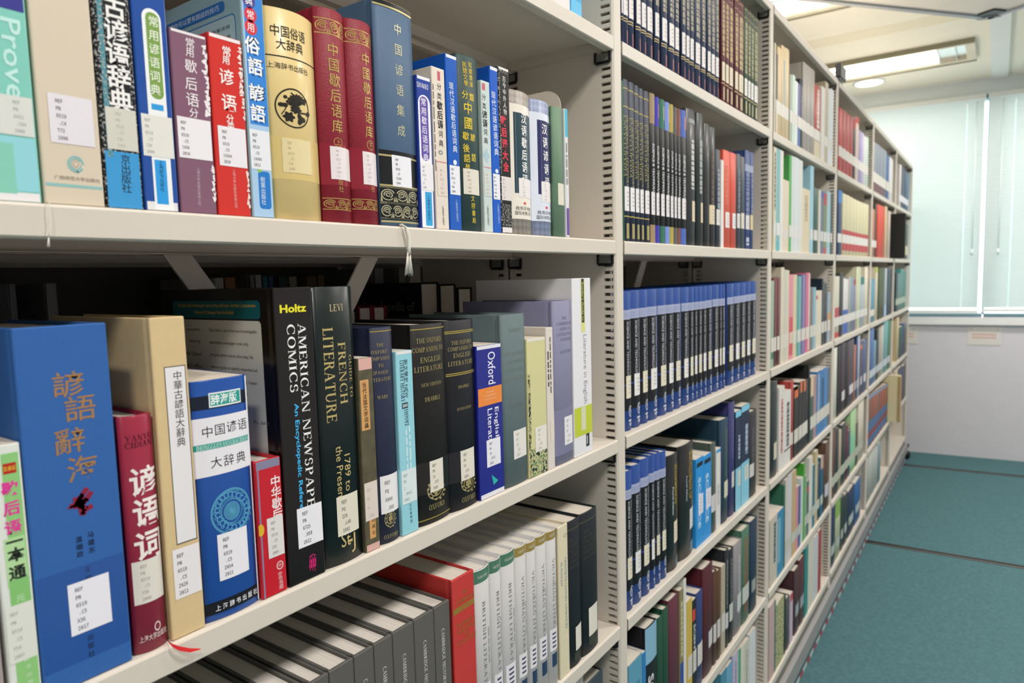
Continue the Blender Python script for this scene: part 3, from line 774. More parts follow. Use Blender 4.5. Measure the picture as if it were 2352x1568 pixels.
o = s_.build('bookmark_thread', r_); o['label'] = 'white bookmark thread hanging over the shelf edge'

b = bk('book', 'black flecked and bright blue book with five bold white characters on upper shelf', (245, 475), (332, 475), 0.226, 2, '#14161a', bind='pb', mk='fleck', rough=0.35, group=GA)
b.bandpx(285, 350, 482, '#3f9ad4', 0.35, 'gloss'); b.rect((217, -40), (260, 360), '#4d8f9c', 0.35, 'fleck', off=0.00014); b.rect((234, -40), (303, 250), '#111318', off=0.00016)
b.zh('古谚语辞典', (262, 17), (278, 231), 54, '#f0efec', 0.022); b.zh('京出版社', (288, 366), (291, 432), 23, '#223447', 0.005)
b.call((240, 243), (335, 352), ['REF', 'PN', '6519', '.C5', 'Y28', '1993'], '#d3d2c6', '#b9b7ae', f=0.3); b.done()

b = bk('book', 'blue book with white-edged green title panel and bright blue stripe on upper shelf', (334, 478), (413, 478), 0.2, 2, '#2350a0', bind='pb', mk='gloss', rough=0.32, group=GA)
b.rrect((323, 13), (402, 520), '#f0f2f2', 0.5); b.rrect((332, 24), (377, 231), '#7da04d', 0.45, off=0.00018)
b.zh('常用谚语词典', (352, 50), (357, 206), 25, '#e9f2dd', 0.008, off=0.00026); b.rect((347, 237), (376, 256), '#2c9be0', off=0.00018); b.rect((354, 366), (388, 470), '#2e9de2', off=0.00018)
b.zh('上海辞书出版社', (369, 373), (373, 435), 10, '#1c3a5e', off=0.00026); b.bandpx(372, 464, 490, '#e6e4e2')
b.call((316, 258), (413, 367), ['REF', 'PN', '6519', '.C5', 'C36', '2008'], '#e3e2da', '#a5a5a0', f=0.13); b.done()

def splash(b, u, v0, v1, wpx, seed, col='#f0e6ea'):
    rnd = random.Random(seed); v = v0
    while v < v1:
        uu = u+(v-v0)*0.06
        b.disc((uu+rnd.uniform(-wpx, wpx)*0.5, v), rnd.uniform(3, wpx), col, 10, rz=rnd.uniform(3, 8), amp=0.35, ph=rnd.uniform(0, 6), lob=3); v += rnd.uniform(8, 15)
b = bk('book', 'mauve paperback with a column of white characters, left of the red one', (416, 484), (500, 484), (430, 73), 2, '#835c70', bind='pb', mk='gloss', rough=0.35, group=GA)
b.bandpx(430, 60, 80, '#e8e2e4'); splash(b, 470, 108, 265, 7, 3); splash(b, 490, 385, 470, 5, 4)
for ch, u, v, sz in (('常', 436, 99, 24), ('用', 436, 120, 22), ('歇', 438, 152, 31), ('后', 439, 192, 31), ('语', 442, 229, 33), ('分', 445, 259, 23)): b.zh(ch, (u, v), (u, v), sz, '#efe6ea', 0.006)
b.zh('上海大学出版社有限公司', (455, 388), (458, 468), 8, '#cdb6c0')
b.call((405, 265), (500, 372), ['REF', 'PN', '6519', '.C5', 'C436', '2010'], '#ece8ec', '#47454a', f=0.1); b.done()

b = bk('book', 'bright red paperback with bold white brush characters on upper shelf', (502, 488), (578, 488), (515, 83), 2, '#d2332c', bind='pb', mk='gloss', rough=0.32, group=GA)
b.bandpx(515, 70, 92, '#eae6e6'); splash(b, 551, 112, 280, 6, 9, '#f4dcd8'); splash(b, 568, 400, 480, 4, 5, '#f4dcd8')
for ch, u, v, sz in (('常', 520, 118, 24), ('用', 519, 138, 20), ('谚', 520, 177, 38), ('语', 526, 236, 40), ('分', 528, 272, 20), ('类', 530, 288, 18)): b.zh(ch, (u, v), (u, v), sz, '#f8ece8', 0.014)
b.zh('上海大学出版社有限公司', (537, 392), (542, 474), 8, '#efb4ae')
b.call((499, 287), (575, 388), ['REF', 'PN', '6519', '.C5', 'C4364', '2010'], '#ebe8ec', '#3d3b40', f=0.14); b.done()

b = bk('book', 'pale blue paperback with blue panel, red discs and outlined white characters on upper shelf', (580, 492), (632, 492), 0.193, 2, '#a9cdea', bind='pb', mk='gloss', rough=0.3, group=GA, cov=mat('#93b3b8', 0.35, 'gloss'))
b.band(0.0005, b.h-0.0005, mat('#aacbe8', 0.3, 'gloss'), off=0.0001)
b.rect((556, -40), (619, 292), '#2f83d6', off=0.00014); b.rrect((592, 392), (624, 481), '#2278c8', 0.25, off=0.00014)
for c, col, ch in (((571, 2), '#4b4390', '典'), ((575, 34), '#d8333f', '常'), ((576, 63), '#d8333f', '用')):
    b.disc(c, 14, col, off=0.00018, rz=17); b.zh(ch, c, c, 21, '#f3f3f4', 0.004, off=0.00024)
for ch, u, v in (('俗', 579, 104), ('語', 586, 153), ('諺', 589, 213), ('語', 592, 260)):
    b.zh(ch, (u+1.5, v+1.5), (u+1.5, v+1.5), 41, '#16283c', 0.04, off=0.0002); b.zh(ch, (u, v), (u, v), 40, '#f6f8fa', 0.02, off=0.00026)
b.zh('樹葉出版社', (603, 412), (606, 464), 13, '#dcebf6', off=0.00024)
b.disc((596, 391), 5, '#8fc63e', off=0.0002)
b.call((572, 295), (627, 393), ['REF', 'PN', '6519', '.C5', 'C4365', '2012'], '#e8e9ee', '#3e3e42', f=0.13)
b.side_rrect(0.022, 0.115, 0.172, 0.181, 0.004, '#2c6cab'); b.side_line('讓你可以更有說話的技巧', 0.03, 0.108, 0.1742, 0.0048, '#d6e6ee')
b.side_rrect(0.008, 0.118, 0.03, 0.168, 0.005, '#2c6cab', off=0.0001); b.side_rrect(0.009, 0.117, 0.031, 0.167, 0.0045, '#a4bfc2', off=0.00015)
for k in range(6): b.side_line('生活中不知如何開口時看這裡', 0.016, 0.105, 0.157-0.008*k, 0.0032, '#566c72')
b.done()

b = bk('book', 'pale yellow round-backed book with black flower roundel and black characters', (635, 502), (746, 502), (660, 22), 2, '#dec688', sag=0.009, mk='gloss', rough=0.38, group=GA, bind='hc')
b.line('中国俗语', (666, 76), 74, 26, '#2a2418', 'sans', 0.004); b.line('大辞典', (668, 106), 57, 25, '#2a2418', 'sans', 0.004)
b.bandpx(670, 133, 136, '#2a2418'); b.line('·上海辞书出版社·', (667, 155), 92, 14, '#3a3220', 'sans')
b.ring((676, 249), 37, '#1f1a12', 0.07, 36, rz=45)
for i in range(9):
    t = math.radians(200+i*17.5); b.stroke([(678, 244), (678+24*math.cos(t)*0.7, 244+26*math.sin(t)*0.8), (678+23*math.cos(t+0.2), 244+27*math.sin(t+0.2))], 5, '#1f1a12')
b.disc((680, 252), 12, '#1f1a12', 20, amp=0.2, lob=7, rz=9); b.disc((664, 268), 11, '#1f1a12', 24, amp=0.22, lob=6); b.disc((691, 275), 9, '#1f1a12', 20, amp=0.3, lob=3, rz=11)
b.disc((700, 232), 5, '#1f1a12'); b.disc((650, 240), 7, '#1f1a12', 16, amp=0.4, lob=2); b.disc((655, 222), 4, '#1f1a12'); b.stroke([(668, 212), (676, 222), (682, 238)], 2.5, '#1f1a12'); b.stroke([(690, 260), (702, 262), (706, 268)], 3, '#1f1a12'); b.disc((707, 263), 5, '#1f1a12'); b.stroke([(646, 262), (654, 252), (658, 244)], 2, '#1f1a12')
b.bandpx(690, 318, 414, '#d8bf7c', 0.2, 'gloss')
b.call((646, 315), (716, 403), ['REF', 'PN', '6519', '.C5', 'C48', '1989'], '#e2d2a2', '#bfae85', f=0.16); b.done()

def red_vol(name, a, c, top, ch, label, call, bands, t0, t1, ring, tsize, lines):
    b = bk('book', label, a, c, top, 2, '#8a2030', sag=0.007, mk='leather', rough=0.42, group=GA)
    for vT, vB, u in bands:
        z1 = b.L(u, vT)[1]; z0 = b.L(u, vB)[1]; b.scrolls(z0, z1, '#c3a560', 3)
    b.zh('中国歇后语库', t0, t1, tsize, '#cbb068', 0.004, 0.35, 'foil'); b.ring(ring, 9.5, '#cbb068', 0.12, 20, 0.35, 'foil', rz=11); b.zh(ch, ring, ring, 15, '#cbb068', 0, 0.35, 'foil')
    b.zh('版社', (t1[0]+7, 418), (t1[0]+8, 434), 15, '#c4a45c', 0, 0.35, 'foil')
    b.bandpx(t1[0], call[0][1]-4, call[1][1]+6, '#8e2332', 0.2, 'gloss', off=0.0001)
    b.call(call[0], call[1], lines, '#e9e0e0', '#c9b7b7', f=0.2); b.done()
red_vol('book', (745, 510), (815, 510), (750, 16), '上', 'dark red volume with gilt scroll bands beside the yellow book, the taller-looking left one', ((757, 335), (809, 419)), ((42, 78, 752), (455, 482, 780)), (765, 114), (776, 290), (777, 327), 32, ['REF', 'PN', '6519', '.C5', 'C497', '1996', 'V.1'])
red_vol('book', (817, 514), (876, 514), (822, 44), '下', 'dark red volume with gilt scroll bands, right one of the pair beside the grey-blue book', ((832, 347), (871, 430)), ((68, 100, 822), (458, 482, 850)), (840, 136), (849, 303), (851, 334), 29, ['REF', 'PN', '6519', '.C5', 'C497', '1996', 'V.2'])

b = bk('book', 'tall grey-blue book with black and gold ornament bands and a hanging tassel', (877, 518), (965, 518), 0.226, 2, '#4c6682', sag=0.004, mk='cloth', rough=0.5, group=GA)
b.bandpx(900, -40, 22, '#15171a', 0.35); b.bandpx(900, 4, 8, '#c9bd84', 0.35, 'foil', off=0.0002); b.bandpx(900, 17, 21, '#c9bd84', 0.35, 'foil', off=0.0002)
b.scrolls(b.L(900, -8)[1], b.L(900, -36)[1], '#c9bd84', 3)
b.zh('中国谚语集成', (913, 68), (922, 300), 27, '#d3d0ac', 0.002, 0.35, 'foil')
b.bandpx(925, 350, 506, '#17191b', 0.35)
for v in (360, 427, 508): b.bandpx(925, v, v+4, '#c9bd84', 0.35, 'foil', off=0.0002)
z1, z0 = b.L(925, 432)[1], b.L(925, 504)[1]; b.scrolls((z0+z1)/2, z1, '#cfc9a4', 3); b.scrolls(z0, (z0+z1)/2, '#cfc9a4', 4)
b.call((899, 355), (946, 433), ['REF', 'PN', '6519', '.C5', 'C5382', '1994'], '#ebebf0', '#26262a', f=0.16); b.done()
r_ = b.root; s_ = MB(); TS = mat('#dcd8cc', 0.75, 'cloth')
yt = -0.004
s_.tube([Vector(p)-r_.location for p in (Vector((aty(928, 518, 0.004).x, 0.02, 0.0015)), Vector((aty(929, 520, yt).x, -0.0015, 0.0015)), aty(932, 522, yt), aty(938, 545, yt), aty(939, 570, yt), aty(939, 584, yt))], [0.0012, 0.0012, 0.0018, 0.0021, 0.0021, 0.0023], TS, 8)
for i in range(26):
    a = i/25; rnd = random.Random(i); tx = 929+a*19; ex = rnd.uniform(624, 634)
    s_.tube([aty(936+a*6, 580, yt-0.0008*math.sin(a*9))-r_.location, aty(934+a*10, 600, yt-0.001*math.cos(a*7))-r_.location, aty(tx+rnd.uniform(-1, 1), ex, yt-0.0012*math.sin(a*11))-r_.location], [0.0006, 0.0006, 0.0003], TS, 4)
o = s_.build('bookmark_tassel', r_); o['label'] = 'braided white bookmark tassel hanging over the shelf edge'

b = bk('book', 'slim blue paperback with purple title pill, right of the grey-blue book', (968, 521), (1001, 521), (970, 175), 2, '#27429c', bind='pb', mk='gloss', rough=0.3, group=GA)
b.bandpx(970, 165, 183, '#e9e9ee'); b.line('【辞海版】', (970, 197), 25, 12, '#e7e7f2', 'sans'); b.rrect((959, 214), (998, 540), '#f0f0f4', 0.5); b.rrect((963, 219), (987, 371), '#5f4fa4', 0.45, off=0.00018)
b.zh('常用歇后语词典', (972, 234), (978, 362), 19, '#efeaf6', 0.006, off=0.00026); b.rect((976, 440), (994, 519), '#37a2dc', off=0.00018); b.zh('上海辞书出版社', (984, 452), (986, 502), 8, '#16405c', off=0.00026)
b.call((963, 373), (1000, 440), ['REF', 'PN', '6519', '.C5', 'C6', '2008'], '#ebe9ec', '#97959b', f=0.18); b.done()

def brush_book(label, a, c, top, col, title, p0, p1, sz, call, lines, red, side):
    b = bk('book', label, a, c, top, 2, col, bind='pb', mk='gloss', rough=0.35, group=GA)
    b.rect((red[0], red[1]), (red[2], red[3]), '#c8606c')
    n = len(title)
    for i, ch in enumerate(title):
        u = p0[0]+(p1[0]-p0[0])*i/(n-1); v = p0[1]+(p1[1]-p0[1])*i/(n-1)
        big = ch in '歇后语谚' and i not in (n-1, n-2)
        b.zh(ch, (u, v), (u, v), sz*(1.12 if big else 0.9), '#1d1c1c', 0.02 if big else 0.0)
    v = call[0][1]; b.bandpx(p1[0], v-9, v-7, '#cc7a80')
    b.call(call[0], call[1], lines, side, '#b9b0aa', f=0.25); b.zh('上海辞书出版社', (p1[0]+4, call[1][1]+22), (p1[0]+6, call[1][1]+62), 7, '#6c6a66'); return b
b = brush_book('slim cream paperback with brush title and red mark between two blue books', (1003, 523), (1033, 523), (1003, 155), '#e4d9cb', '分类歇后语词典', (1008, 199), (1013, 329), 18, ((1003, 380), (1030, 452)), ['REF', 'PN', '6519', '.C5', 'F46', '2005'], (1004, 163, 1011, 186), '#e3d6ca')
b.streak(0.0008, 0.0026, 0.06, 0.158, '#6d655c', 4); b.ring((1012, 350), 5, '#8d8d95', 0.5); b.done()
b = bk('book', 'taller blue paperback with white column title next to the dark green book', (1035, 525), (1062, 525), (1032, 125), 2, '#1b5cbc', bind='pb', mk='gloss', rough=0.28, group=GA)
b.bandpx(1032, 115, 133, '#e4e6ea'); b.zh('现代汉语歇后语词典', (1036, 197), (1045, 342), 17, '#e2eaf6', 0.006); b.disc((1045, 373), 4, '#e8eef8', rz=6)
b.call((1031, 378), (1060, 449), ['REF', 'PN', '6519', '.C5', 'F46', '2009'], '#eaeaf0', '#2d2d33', f=0.18); b.zh('上海辞书出版社', (1048, 462), (1051, 505), 8, '#bccdea'); b.done()

b = bk('book', 'dark green book with gold characters in two columns on upper shelf', (1064, 528), (1110, 528), (1068, 125), 2, '#2b4443', sag=0.005, mk='cloth', rough=0.45, group=GA)
G2 = '#d6bd3e'
b.zh('知識寶庫', (1079, 149), (1082, 194), 14, G2, 0.006); b.zh('民間文學', (1066, 148), (1070, 191), 14, G2, 0.006)
for ch, u, v, sz in (('分', 1068, 217, 20), ('類', 1083, 224, 19), ('中', 1075, 248, 30), ('國', 1076, 283, 29), ('歇', 1070, 312, 20), ('諺', 1086, 316, 19), ('後', 1071, 340, 20), ('語', 1073, 363, 20), ('語', 1088, 362, 19), ('辭', 1074, 383, 14)): b.zh(ch, (u, v), (u, v), sz, G2, 0.014)
b.zh('文國書局', (1086, 456), (1089, 506), 14, G2, 0.006)
b.call((1063, 386), (1101, 450), ['REF', 'PN', '6519', '.C5', 'F462', '2005'], '#e0d9ca', '#a39d92', f=0.2); b.done()
b = brush_book('slim pale green paperback with brush title and red mark beside the dark green book', (1111, 529), (1134, 529), (1107, 184), '#c8d6d2', '分类谚语词典', (1111, 223), (1116, 323), 17, ((1109, 392), (1133, 452)), ['REF', 'PN', '6519', '.C5', 'F464', '2005'], (1107, 190, 1114, 208), '#cfd6cf')
b.disc((1117, 357), 6, '#a9c4d2', 16, amp=0.3, rz=13, lob=4); b.done()
b = bk('book', 'narrow blue paperback with white column title against the black book', (1134, 530), (1153, 530), (1131, 153), 2, '#1b5cc4', bind='pb', mk='gloss', rough=0.28, group=GA)
b.bandpx(1131, 145, 161, '#e4e6ea'); b.zh('现代汉语谚语词典', (1133, 218), (1140, 349), 17, '#e2eaf6', 0.006); b.disc((1141, 393), 3.5, '#e8eef8', rz=5)
b.call((1131, 398), (1149, 459), ['REF', 'PN', '6519', '.C5', 'F464', '2009'], '#eaeaf0', '#3d3d43', f=0.15); b.zh('上海辞书出版社', (1144, 470), (1146, 510), 7, '#bccdea'); b.done()
b = bk('book', 'black paperback with red bold lower title and white small characters on upper shelf', (1153, 532), (1178, 532), (1152, 154), 2, '#171614', bind='pb', mk='fleck', rough=0.3, group=GA)
b.rect((1148, 165), (1175, 470), '#171614', off=0.00012); b.bandpx(1152, 146, 160, '#e4e2e0'); b.zh('古今中外人物', (1157, 181), (1160, 257), 14, '#e6e4e0', 0.004); b.zh('歇后语大全', (1156, 277), (1162, 383), 22, '#d8344a', 0.035)
b.rect((1142, 166), (1152, 400), '#8a8578', off=0.00014)
b.call((1151, 404), (1177, 462), ['REF', 'PN', '6519', '.C5', 'G8', '2007'], '#dfd8d4', '#a49c98', f=0.15); b.bandpx(1165, 522, 534, '#e4dedc'); b.zh('三秦出版社', (1167, 475), (1168, 505), 8, '#8f8a82'); b.done()
def wave_book(label, a, c, top, edge, mid, panel, title, p0, p1, pan, call, vs_, lines, mk2):
    b = bk('book', label, a, c, top, 2, edge, sag=0.007, mk='lattice', rough=0.4, group=GA)
    b.bandpx(p0[0], vs_[0], vs_[1], mid, 0.35, 'gloss'); b.rect(pan[0], pan[1], panel, off=0.00018)
    b.zh(title, p0, p1, 25, '#f2f0ec', 0.014, off=0.00026); u = (call[0][0]+call[1][0])/2
    b.line('商务印书馆', (u, call[1][1]+21), 34, 9, '#4c4a48', 'sans', off=0.00026); b.line('国际有限公司', (u, call[1][1]+32), 36, 9, '#4c4a48', 'sans', off=0.00026)
    b.disc((u, call[1][1]+9), 3, '#d8505a', off=0.00026)
    b.call(call[0], call[1], lines, '#e8e4e2', '#b9b3b0', f=0.22); b.done()
wave_book('grey and cream round-backed book with dark teal title panel near the shelf end', (1179, 535), (1226, 535), (1190, 207), '#9d968e', '#ece5d8', '#1f3f4c', '汉语歇后语词', (1203, 272), (1206, 412), ((1178, 256), (1222, 450)), ((1191, 408), (1220, 458)), (243, 503), ['REF', 'PN', '6519', '.C5', 'H236', '2006'], 'x')
wave_book('grey-blue and white round-backed book with navy title panel near the shelf end', (1226, 538), (1271, 538), (1240, 229), '#8f9ab8', '#dde3ef', '#24285c', '汉语谚语词', (1251, 297), (1257, 419), ((1233, 274), (1267, 452)), ((1243, 416), (1268, 468)), (262, 508), ['REF', 'PN', '6519', '.C5', 'H25', '2006'], 'x')
b = bk('book', 'muted green clothbound book with faint gilt characters beside the thin purple one', (1272, 540), (1299, 540), (1283, 246), 2, '#64836a', sag=0.003, mk='cloth', rough=0.5, group=GA)
b.zh('谚语分类词典', (1292, 288), (1295, 405), 15, '#9a9a68', 0.0, 0.4, 'foil'); b.call((1281, 420), (1298, 473), [], '#dedac8'); b.done()
b = bk('book', 'very thin cyan, white and purple paperback last on the upper shelf', (1300, 540), (1309, 540), (1302, 251), 2, '#dfe2e4', bind='pb', mk='gloss', rough=0.35, group=GA)
b.bandpx(1302, 251, 315, '#41b6d6'); b.bandpx(1305, 478, 540, '#6d4fa0'); b.streak(0.002, 0.006, 0.075, 0.135, '#8b8f92', 2); b.call((1302, 424), (1310, 466), [], '#eceaee'); b.done()

# bookend at the end of the upper row
xe = aty(1309, 540, 0.004).x+0.0012
r = empty('bookend', (xe, 0.03, LEV[2]+0.0003), 'cream metal bookend behind the last books on the upper shelf', 'bookend')
s = MB(); q = atx(1288, 250, xe); hh = atx(1270, 207, xe)
pts = []; y0_, y1_, h_ = q.y-0.03, q.y-0.03+0.105, hh.z
for cy, a0 in ((y1_-0.03, 0), (y0_+0.025, 90)):
    for k in range(7):
        t = math.radians(a0+15*k); rr = 0.03 if a0 == 0 else 0.025; pts.append((cy+rr*math.cos(t), h_-rr+rr*math.sin(t)))
pts += [(y0_, 0.0), (y1_, 0.0)]
s.loft([[(x, y, z) for y, z in pts] for x in (0.0, 0.0011)], PAINT); s.build('plate', r)
s = MB(); s.box(0.0012, 0.075, y0_+0.01, y1_-0.01, 0.0, 0.001, PAINT); s.build('foot', r)

# top row of the nearest bay, cut by the frame
GT = 'books on the top shelf of the nearest bay'
for a, c, col, lab, dd in ((1243, 1262, '#5f9a7a', 'green and white book standing on the cut-off top shelf of the nearest bay', 0), (1263, 1310, '#e3dcda', 'white paperback next to a blue one on the cut-off top shelf of the nearest bay', 1), (1311, 1337, '#55b8e4', 'bright blue paperback last on the cut-off top shelf of the nearest bay', 2)):
    y = 0.004; v = 27 if dd else 0
    x0 = aty(a, 0, y).x; x1 = aty(c, 20, y).x
    b = Book('book', lab, x0, x1, 0.19+0.012*dd, col, z=LEV[1]+0.0003, bind='pb', mk='gloss', rough=0.35, group=GT)
    if dd == 1: b.streak(0.01, 0.014, 0.02, 0.1, '#c09a94', 5); b.streak(0.02, 0.024, 0.03, 0.09, '#c09a94', 6)
    if dd == 2: b.band(0.02, 0.045, mat('#2fa4d8', 0.4)); b.streak(0.01, 0.016, 0.05, 0.06, '#16364a', 6)
    b.done()

# ================================================================ nearest bay, middle row (on the third shelf)
GB = 'dictionaries on the middle shelf of the nearest bay'
lv = 3
b = Book('book', 'greyish pink book with white label at the lower left corner of the photo', aty(2, 1500).x-0.006, aty(14, 1540).x, 0.175, '#a79a98', z=LEV[lv]+0.0003, bind='pb', mk='gloss', group=GB)
b.call((-40, 1330), (8, 1440), [], '#e4e2e6'); b.done()
b = bk('book', 'narrow green and white paperback with pink and black characters, far left of middle shelf', (20, 1568), (98, 1568), (40, 1016), lv, '#e0e4dc', bind='pb', mk='gloss', rough=0.35, group=GB)
b.rect((0, 1044), (74, 1395), '#8fc97c'); b.rect((8, 1240), (66, 1337), '#b4dba0', off=0.00016); b.rect((5, 1066), (38, 1084), '#b5281f', off=0.00018); b.line('普通话', (21, 1075), 28, 11, '#e8c23c', 'sans', 0.01, off=0.00026)
for ch, u, v, c in (('歇', 22, 1121, '#e0379a'), ('后', 27, 1166, '#e0379a'), ('语', 30, 1210, '#e0379a'), ('一', 33, 1243, '#1d241c'), ('本', 37, 1272, '#1d241c'), ('通', 40, 1313, '#1d241c')): b.zh(ch, (u, v), (u, v), 34, c, 0.03, off=0.00026)
b.rect((20, 1335), (72, 1397), '#86c474', off=0.00017); b.zh('元', (47, 1372), (47, 1372), 18, '#cfe9c6'); b.rect((34, 1500), (94, 1568), '#8fc97c'); b.zh('辞书出版', (62, 1512), (70, 1565), 12, '#cfe6c6')
b.call((10, 1398), (88, 1502), ['REF', 'PN', '6519', '.C5', 'Y54', '2007'], '#dfe2d8', '#a7aba4', f=0.16); b.done()

b = bk('book', 'large thick blue clothbound book with tan seal characters on middle shelf', (98, 1568), (310, 1556), (140, 747), lv, '#3063a8', mk='cloth', rough=0.6, D=0.17, group=GB)
for ch, u, v in (('諺', 157, 882), ('語', 184, 936), ('辭', 160, 1012), ('海', 190, 1074)): b.zh(ch, (u, v), (u, v), 62, '#b3895c', 0.006, 0.4, 'foil', sx=1.12)
for p in ([(160, 1163), (176, 1158), (186, 1140), (200, 1120)], [(176, 1160), (196, 1150), (210, 1128)], [(180, 1160), (200, 1168), (212, 1160)], [(185, 1165), (190, 1182), (196, 1168)]): b.stroke(p, 13, '#8c1f3c')
b.disc((184, 1152), 17, '#8c1f3c', 18, amp=0.25, lob=5); b.stroke([(155, 1168), (172, 1160)], 6, '#8c1f3c')
b.zh('温端政', (181, 1238), (184, 1272), 15, '#1d2c4a', 0.01); b.zh('马建东', (208, 1227), (211, 1262), 15, '#1d2c4a', 0.01); b.zh('主编', (201, 1306), (203, 1326), 14, '#2c2c5c'); b.zh('出版社', (208, 1462), (211, 1500), 15, '#1d2c4a', 0.01)
b.rect((62, 1340), (298, 1470), '#28559c', 0.22, 'gloss', off=0.0001)
b.call((154, 1345), (258, 1425), ['REF', 'PN', '6519', '.C5', 'X36', '2017'], '#ecebf2', '#4a484e', f=0.16); b.done()

b = bk('book', 'maroon book with bold white characters, shorter, beside the large blue one', (315, 1505), (390, 1492), (322, 952), lv, '#93273f', sag=0.004, mk='gloss', rough=0.3, group=GB)
b.line('YANYU', (322, 1003), 66, 13, '#4e1622', off=0.0002); b.line('CIDIAN', (322, 1019), 66, 13, '#4e1622', off=0.0002)
for ch, u, v, z in (('谚', 333, 1102, 68), ('语', 340, 1172, 68), ('词', 345, 1248, 70)): b.zh(ch, (u, v), (u, v), z, '#f0e7e4', 0.02)
b.ring((362, 1436), 8, '#e0c4c4', 0.3, rz=11); b.line('上海大学出版社', (356, 1458), 66, 15, '#e6d2d0', 'sans', 0.004)
b.call((301, 1293), (385, 1360), ['REF', 'PN', '6519', '.C5', 'Y38', '2006'], '#dedad0', '#aaa69e', f=0.22); b.done()
r_ = b.root; s_ = MB(); RR = mat('#d42a2c', 0.5, 'cloth')
P_ = [aty(386, 1491, 0.006), aty(392, 1487, -0.001), aty(412, 1489, -0.0055), aty(436, 1493, -0.0065), aty(461, 1490, -0.0065)]; P_[0].z = LEV[3]+0.0022; P_[1].z = LEV[3]+0.0016; P_[1].y = -0.0032
vs = []; hw = [0.0006, 0.0014, 0.0019, 0.0017, 0.0004]
for p, h in zip(P_, hw): vs += [p+Vector((0, 0.0004, h))-r_.location, p+Vector((0, -0.0002, -h))-r_.location]
s_.add(vs, [(2*i, 2*i+1, 2*i+3, 2*i+2) for i in range(len(P_)-1)], RR)
o = s_.build('bookmark_ribbon', r_); o['label'] = 'red bookmark ribbon lying over the shelf edge'

b = bk('book', 'cream yellow clothbound book with tall white paper title strip on middle shelf', (395, 1468), (474, 1442), (395, 727), lv, '#d6bd8e', mk='card', rough=0.6, D=0.165, group=GB)
b.rect((376, 843), (453, 1236), '#4a4640', off=0.00012); b.rect((378, 845), (451, 1234), '#e6e4e6', off=0.00018); b.zh('中華古諺語大辭典', (407, 862), (416, 1014), 22, '#33302e', 0.002, off=0.00026)
b.call((395, 1265), (468, 1352), ['REF', 'PN', '6519', '.C5', 'Z426', '2011'], '#e9e5e6', '#454246', f=0.14); b.done()

b = bk('book', 'blue and white dictionary with round blue floral medallion on middle shelf', (476, 1432), (600, 1388), (450, 877), lv, '#1f4f9e', sag=0.004, bind='pb', mk='gloss', rough=0.28, D=0.14, group=GB)
zt = lambda v: b.L(512, v)[1]
b.band(zt(1087), zt(953), mat('#e9e7ec', 0.35, 'gloss')); b.band(zt(934), zt(903), mat('#131b2c', 0.35)); b.rect((478, 903), (553, 923), '#e7ecec', off=0.00016); b.rect((481, 906), (551, 920), '#279a8e', off=0.00019)
a_ = b.L(515, 914); b.line('辞海版', (515, 914), 62, 24, '#eef6f4', 'sans', 0.02, off=0.00026)
b.band(zt(1026), zt(1012), mat('#2c9c8f', 0.35), off=0.00016); b.line('ZHONGGUOYANYUDACIDIAN', (518, 1018), 122, 11, '#d2efe9', off=0.00024)
for ch, u, v in (('中', 476, 992), ('国', 505, 985), ('谚', 532, 978), ('语', 556, 973), ('大', 497, 1061), ('辞', 526, 1055), ('典', 553, 1048)): b.zh(ch, (u, v), (u, v), 28, '#26262c', -0.004, off=0.00026)
c = (533, 1172)
for rr, tw in ((47, 0.05), (44, 0.03), (25, 0.06), (19, 0.08)): b.ring(c, rr, '#57a2c6', tw, 40, rz=rr*1.12)
for i in range(22):
    t = 2*math.pi*i/22; u, v = c[0]+34*math.cos(t), c[1]+38*math.sin(t); b.ring((u, v), 6.5, '#57a2c6', 0.35, 9, a0=i*40, a1=i*40+290, rz=7.5)
    t += 0.14; b.ring((c[0]+40*math.cos(t), c[1]+45*math.sin(t)), 4, '#57a2c6', 0.4, 8)
    b.ring((c[0]+28*math.cos(t), c[1]+31*math.sin(t)), 3.5, '#57a2c6', 0.4, 8)
for i in range(7):
    b.ring(c, 3+2.3*i, '#57a2c6', 0.9/(3+2.3*i)+0.02, 18, rz=(3+2.3*i)*1.12)
for i in range(12): t = math.pi*i/12; b.stroke([(c[0]-18*math.cos(t), c[1]-20*math.sin(t)), (c[0]+18*math.cos(t), c[1]+20*math.sin(t))], 1.0, '#57a2c6')
b.band(b.L(540, 1393)[1], b.L(540, 1365)[1], mat('#14161c', 0.35)); b.line('上 海 辞 书 出 版 社', (548, 1377), 100, 14, '#eceef2', 'sans', 0.008, off=0.00026)
b.band(0.001, b.h-0.001, mat('#e9e9ee', 0.4), b.w-0.0014, b.w, 0.0002)
b.call((498, 1229), (572, 1307), ['REF', 'PN', '6519', '.C5', 'Z454', '2011'], '#ebe9ef', '#3a383d', f=0.16); b.done()

b = bk('book', 'small red paperback with lavender edge and white characters on middle shelf', (600, 1378), (662, 1355), (600, 1058), lv, '#c31828', bind='hc', mk='gloss', rough=0.3, D=0.125, group=GB)
b.bandpx(610, 1050, 1076, '#83819c', 0.35, 'gloss'); b.rect((588, 1060), (611, 1375), '#83819c', off=0.00016)
b.zh('中华歇后', (632, 1104), (637, 1180), 27, '#f4e6e6', 0.016); b.ring((643, 1297), 8, '#ecc8c8', 0.25, rz=10); b.zh('中', (643, 1297), (643, 1297), 11, '#ecc8c8'); b.zh('中华书局', (643, 1317), (646, 1346), 12, '#f0d4d4')
b.disc((599, 1218), 8, '#d9b030', rz=14)
b.call((612, 1192), (657, 1268), ['REF', 'PN', '6519', '.C5', 'Z55', '2005'], '#dfdcda', '#8f8c8a', f=0.22); b.done()

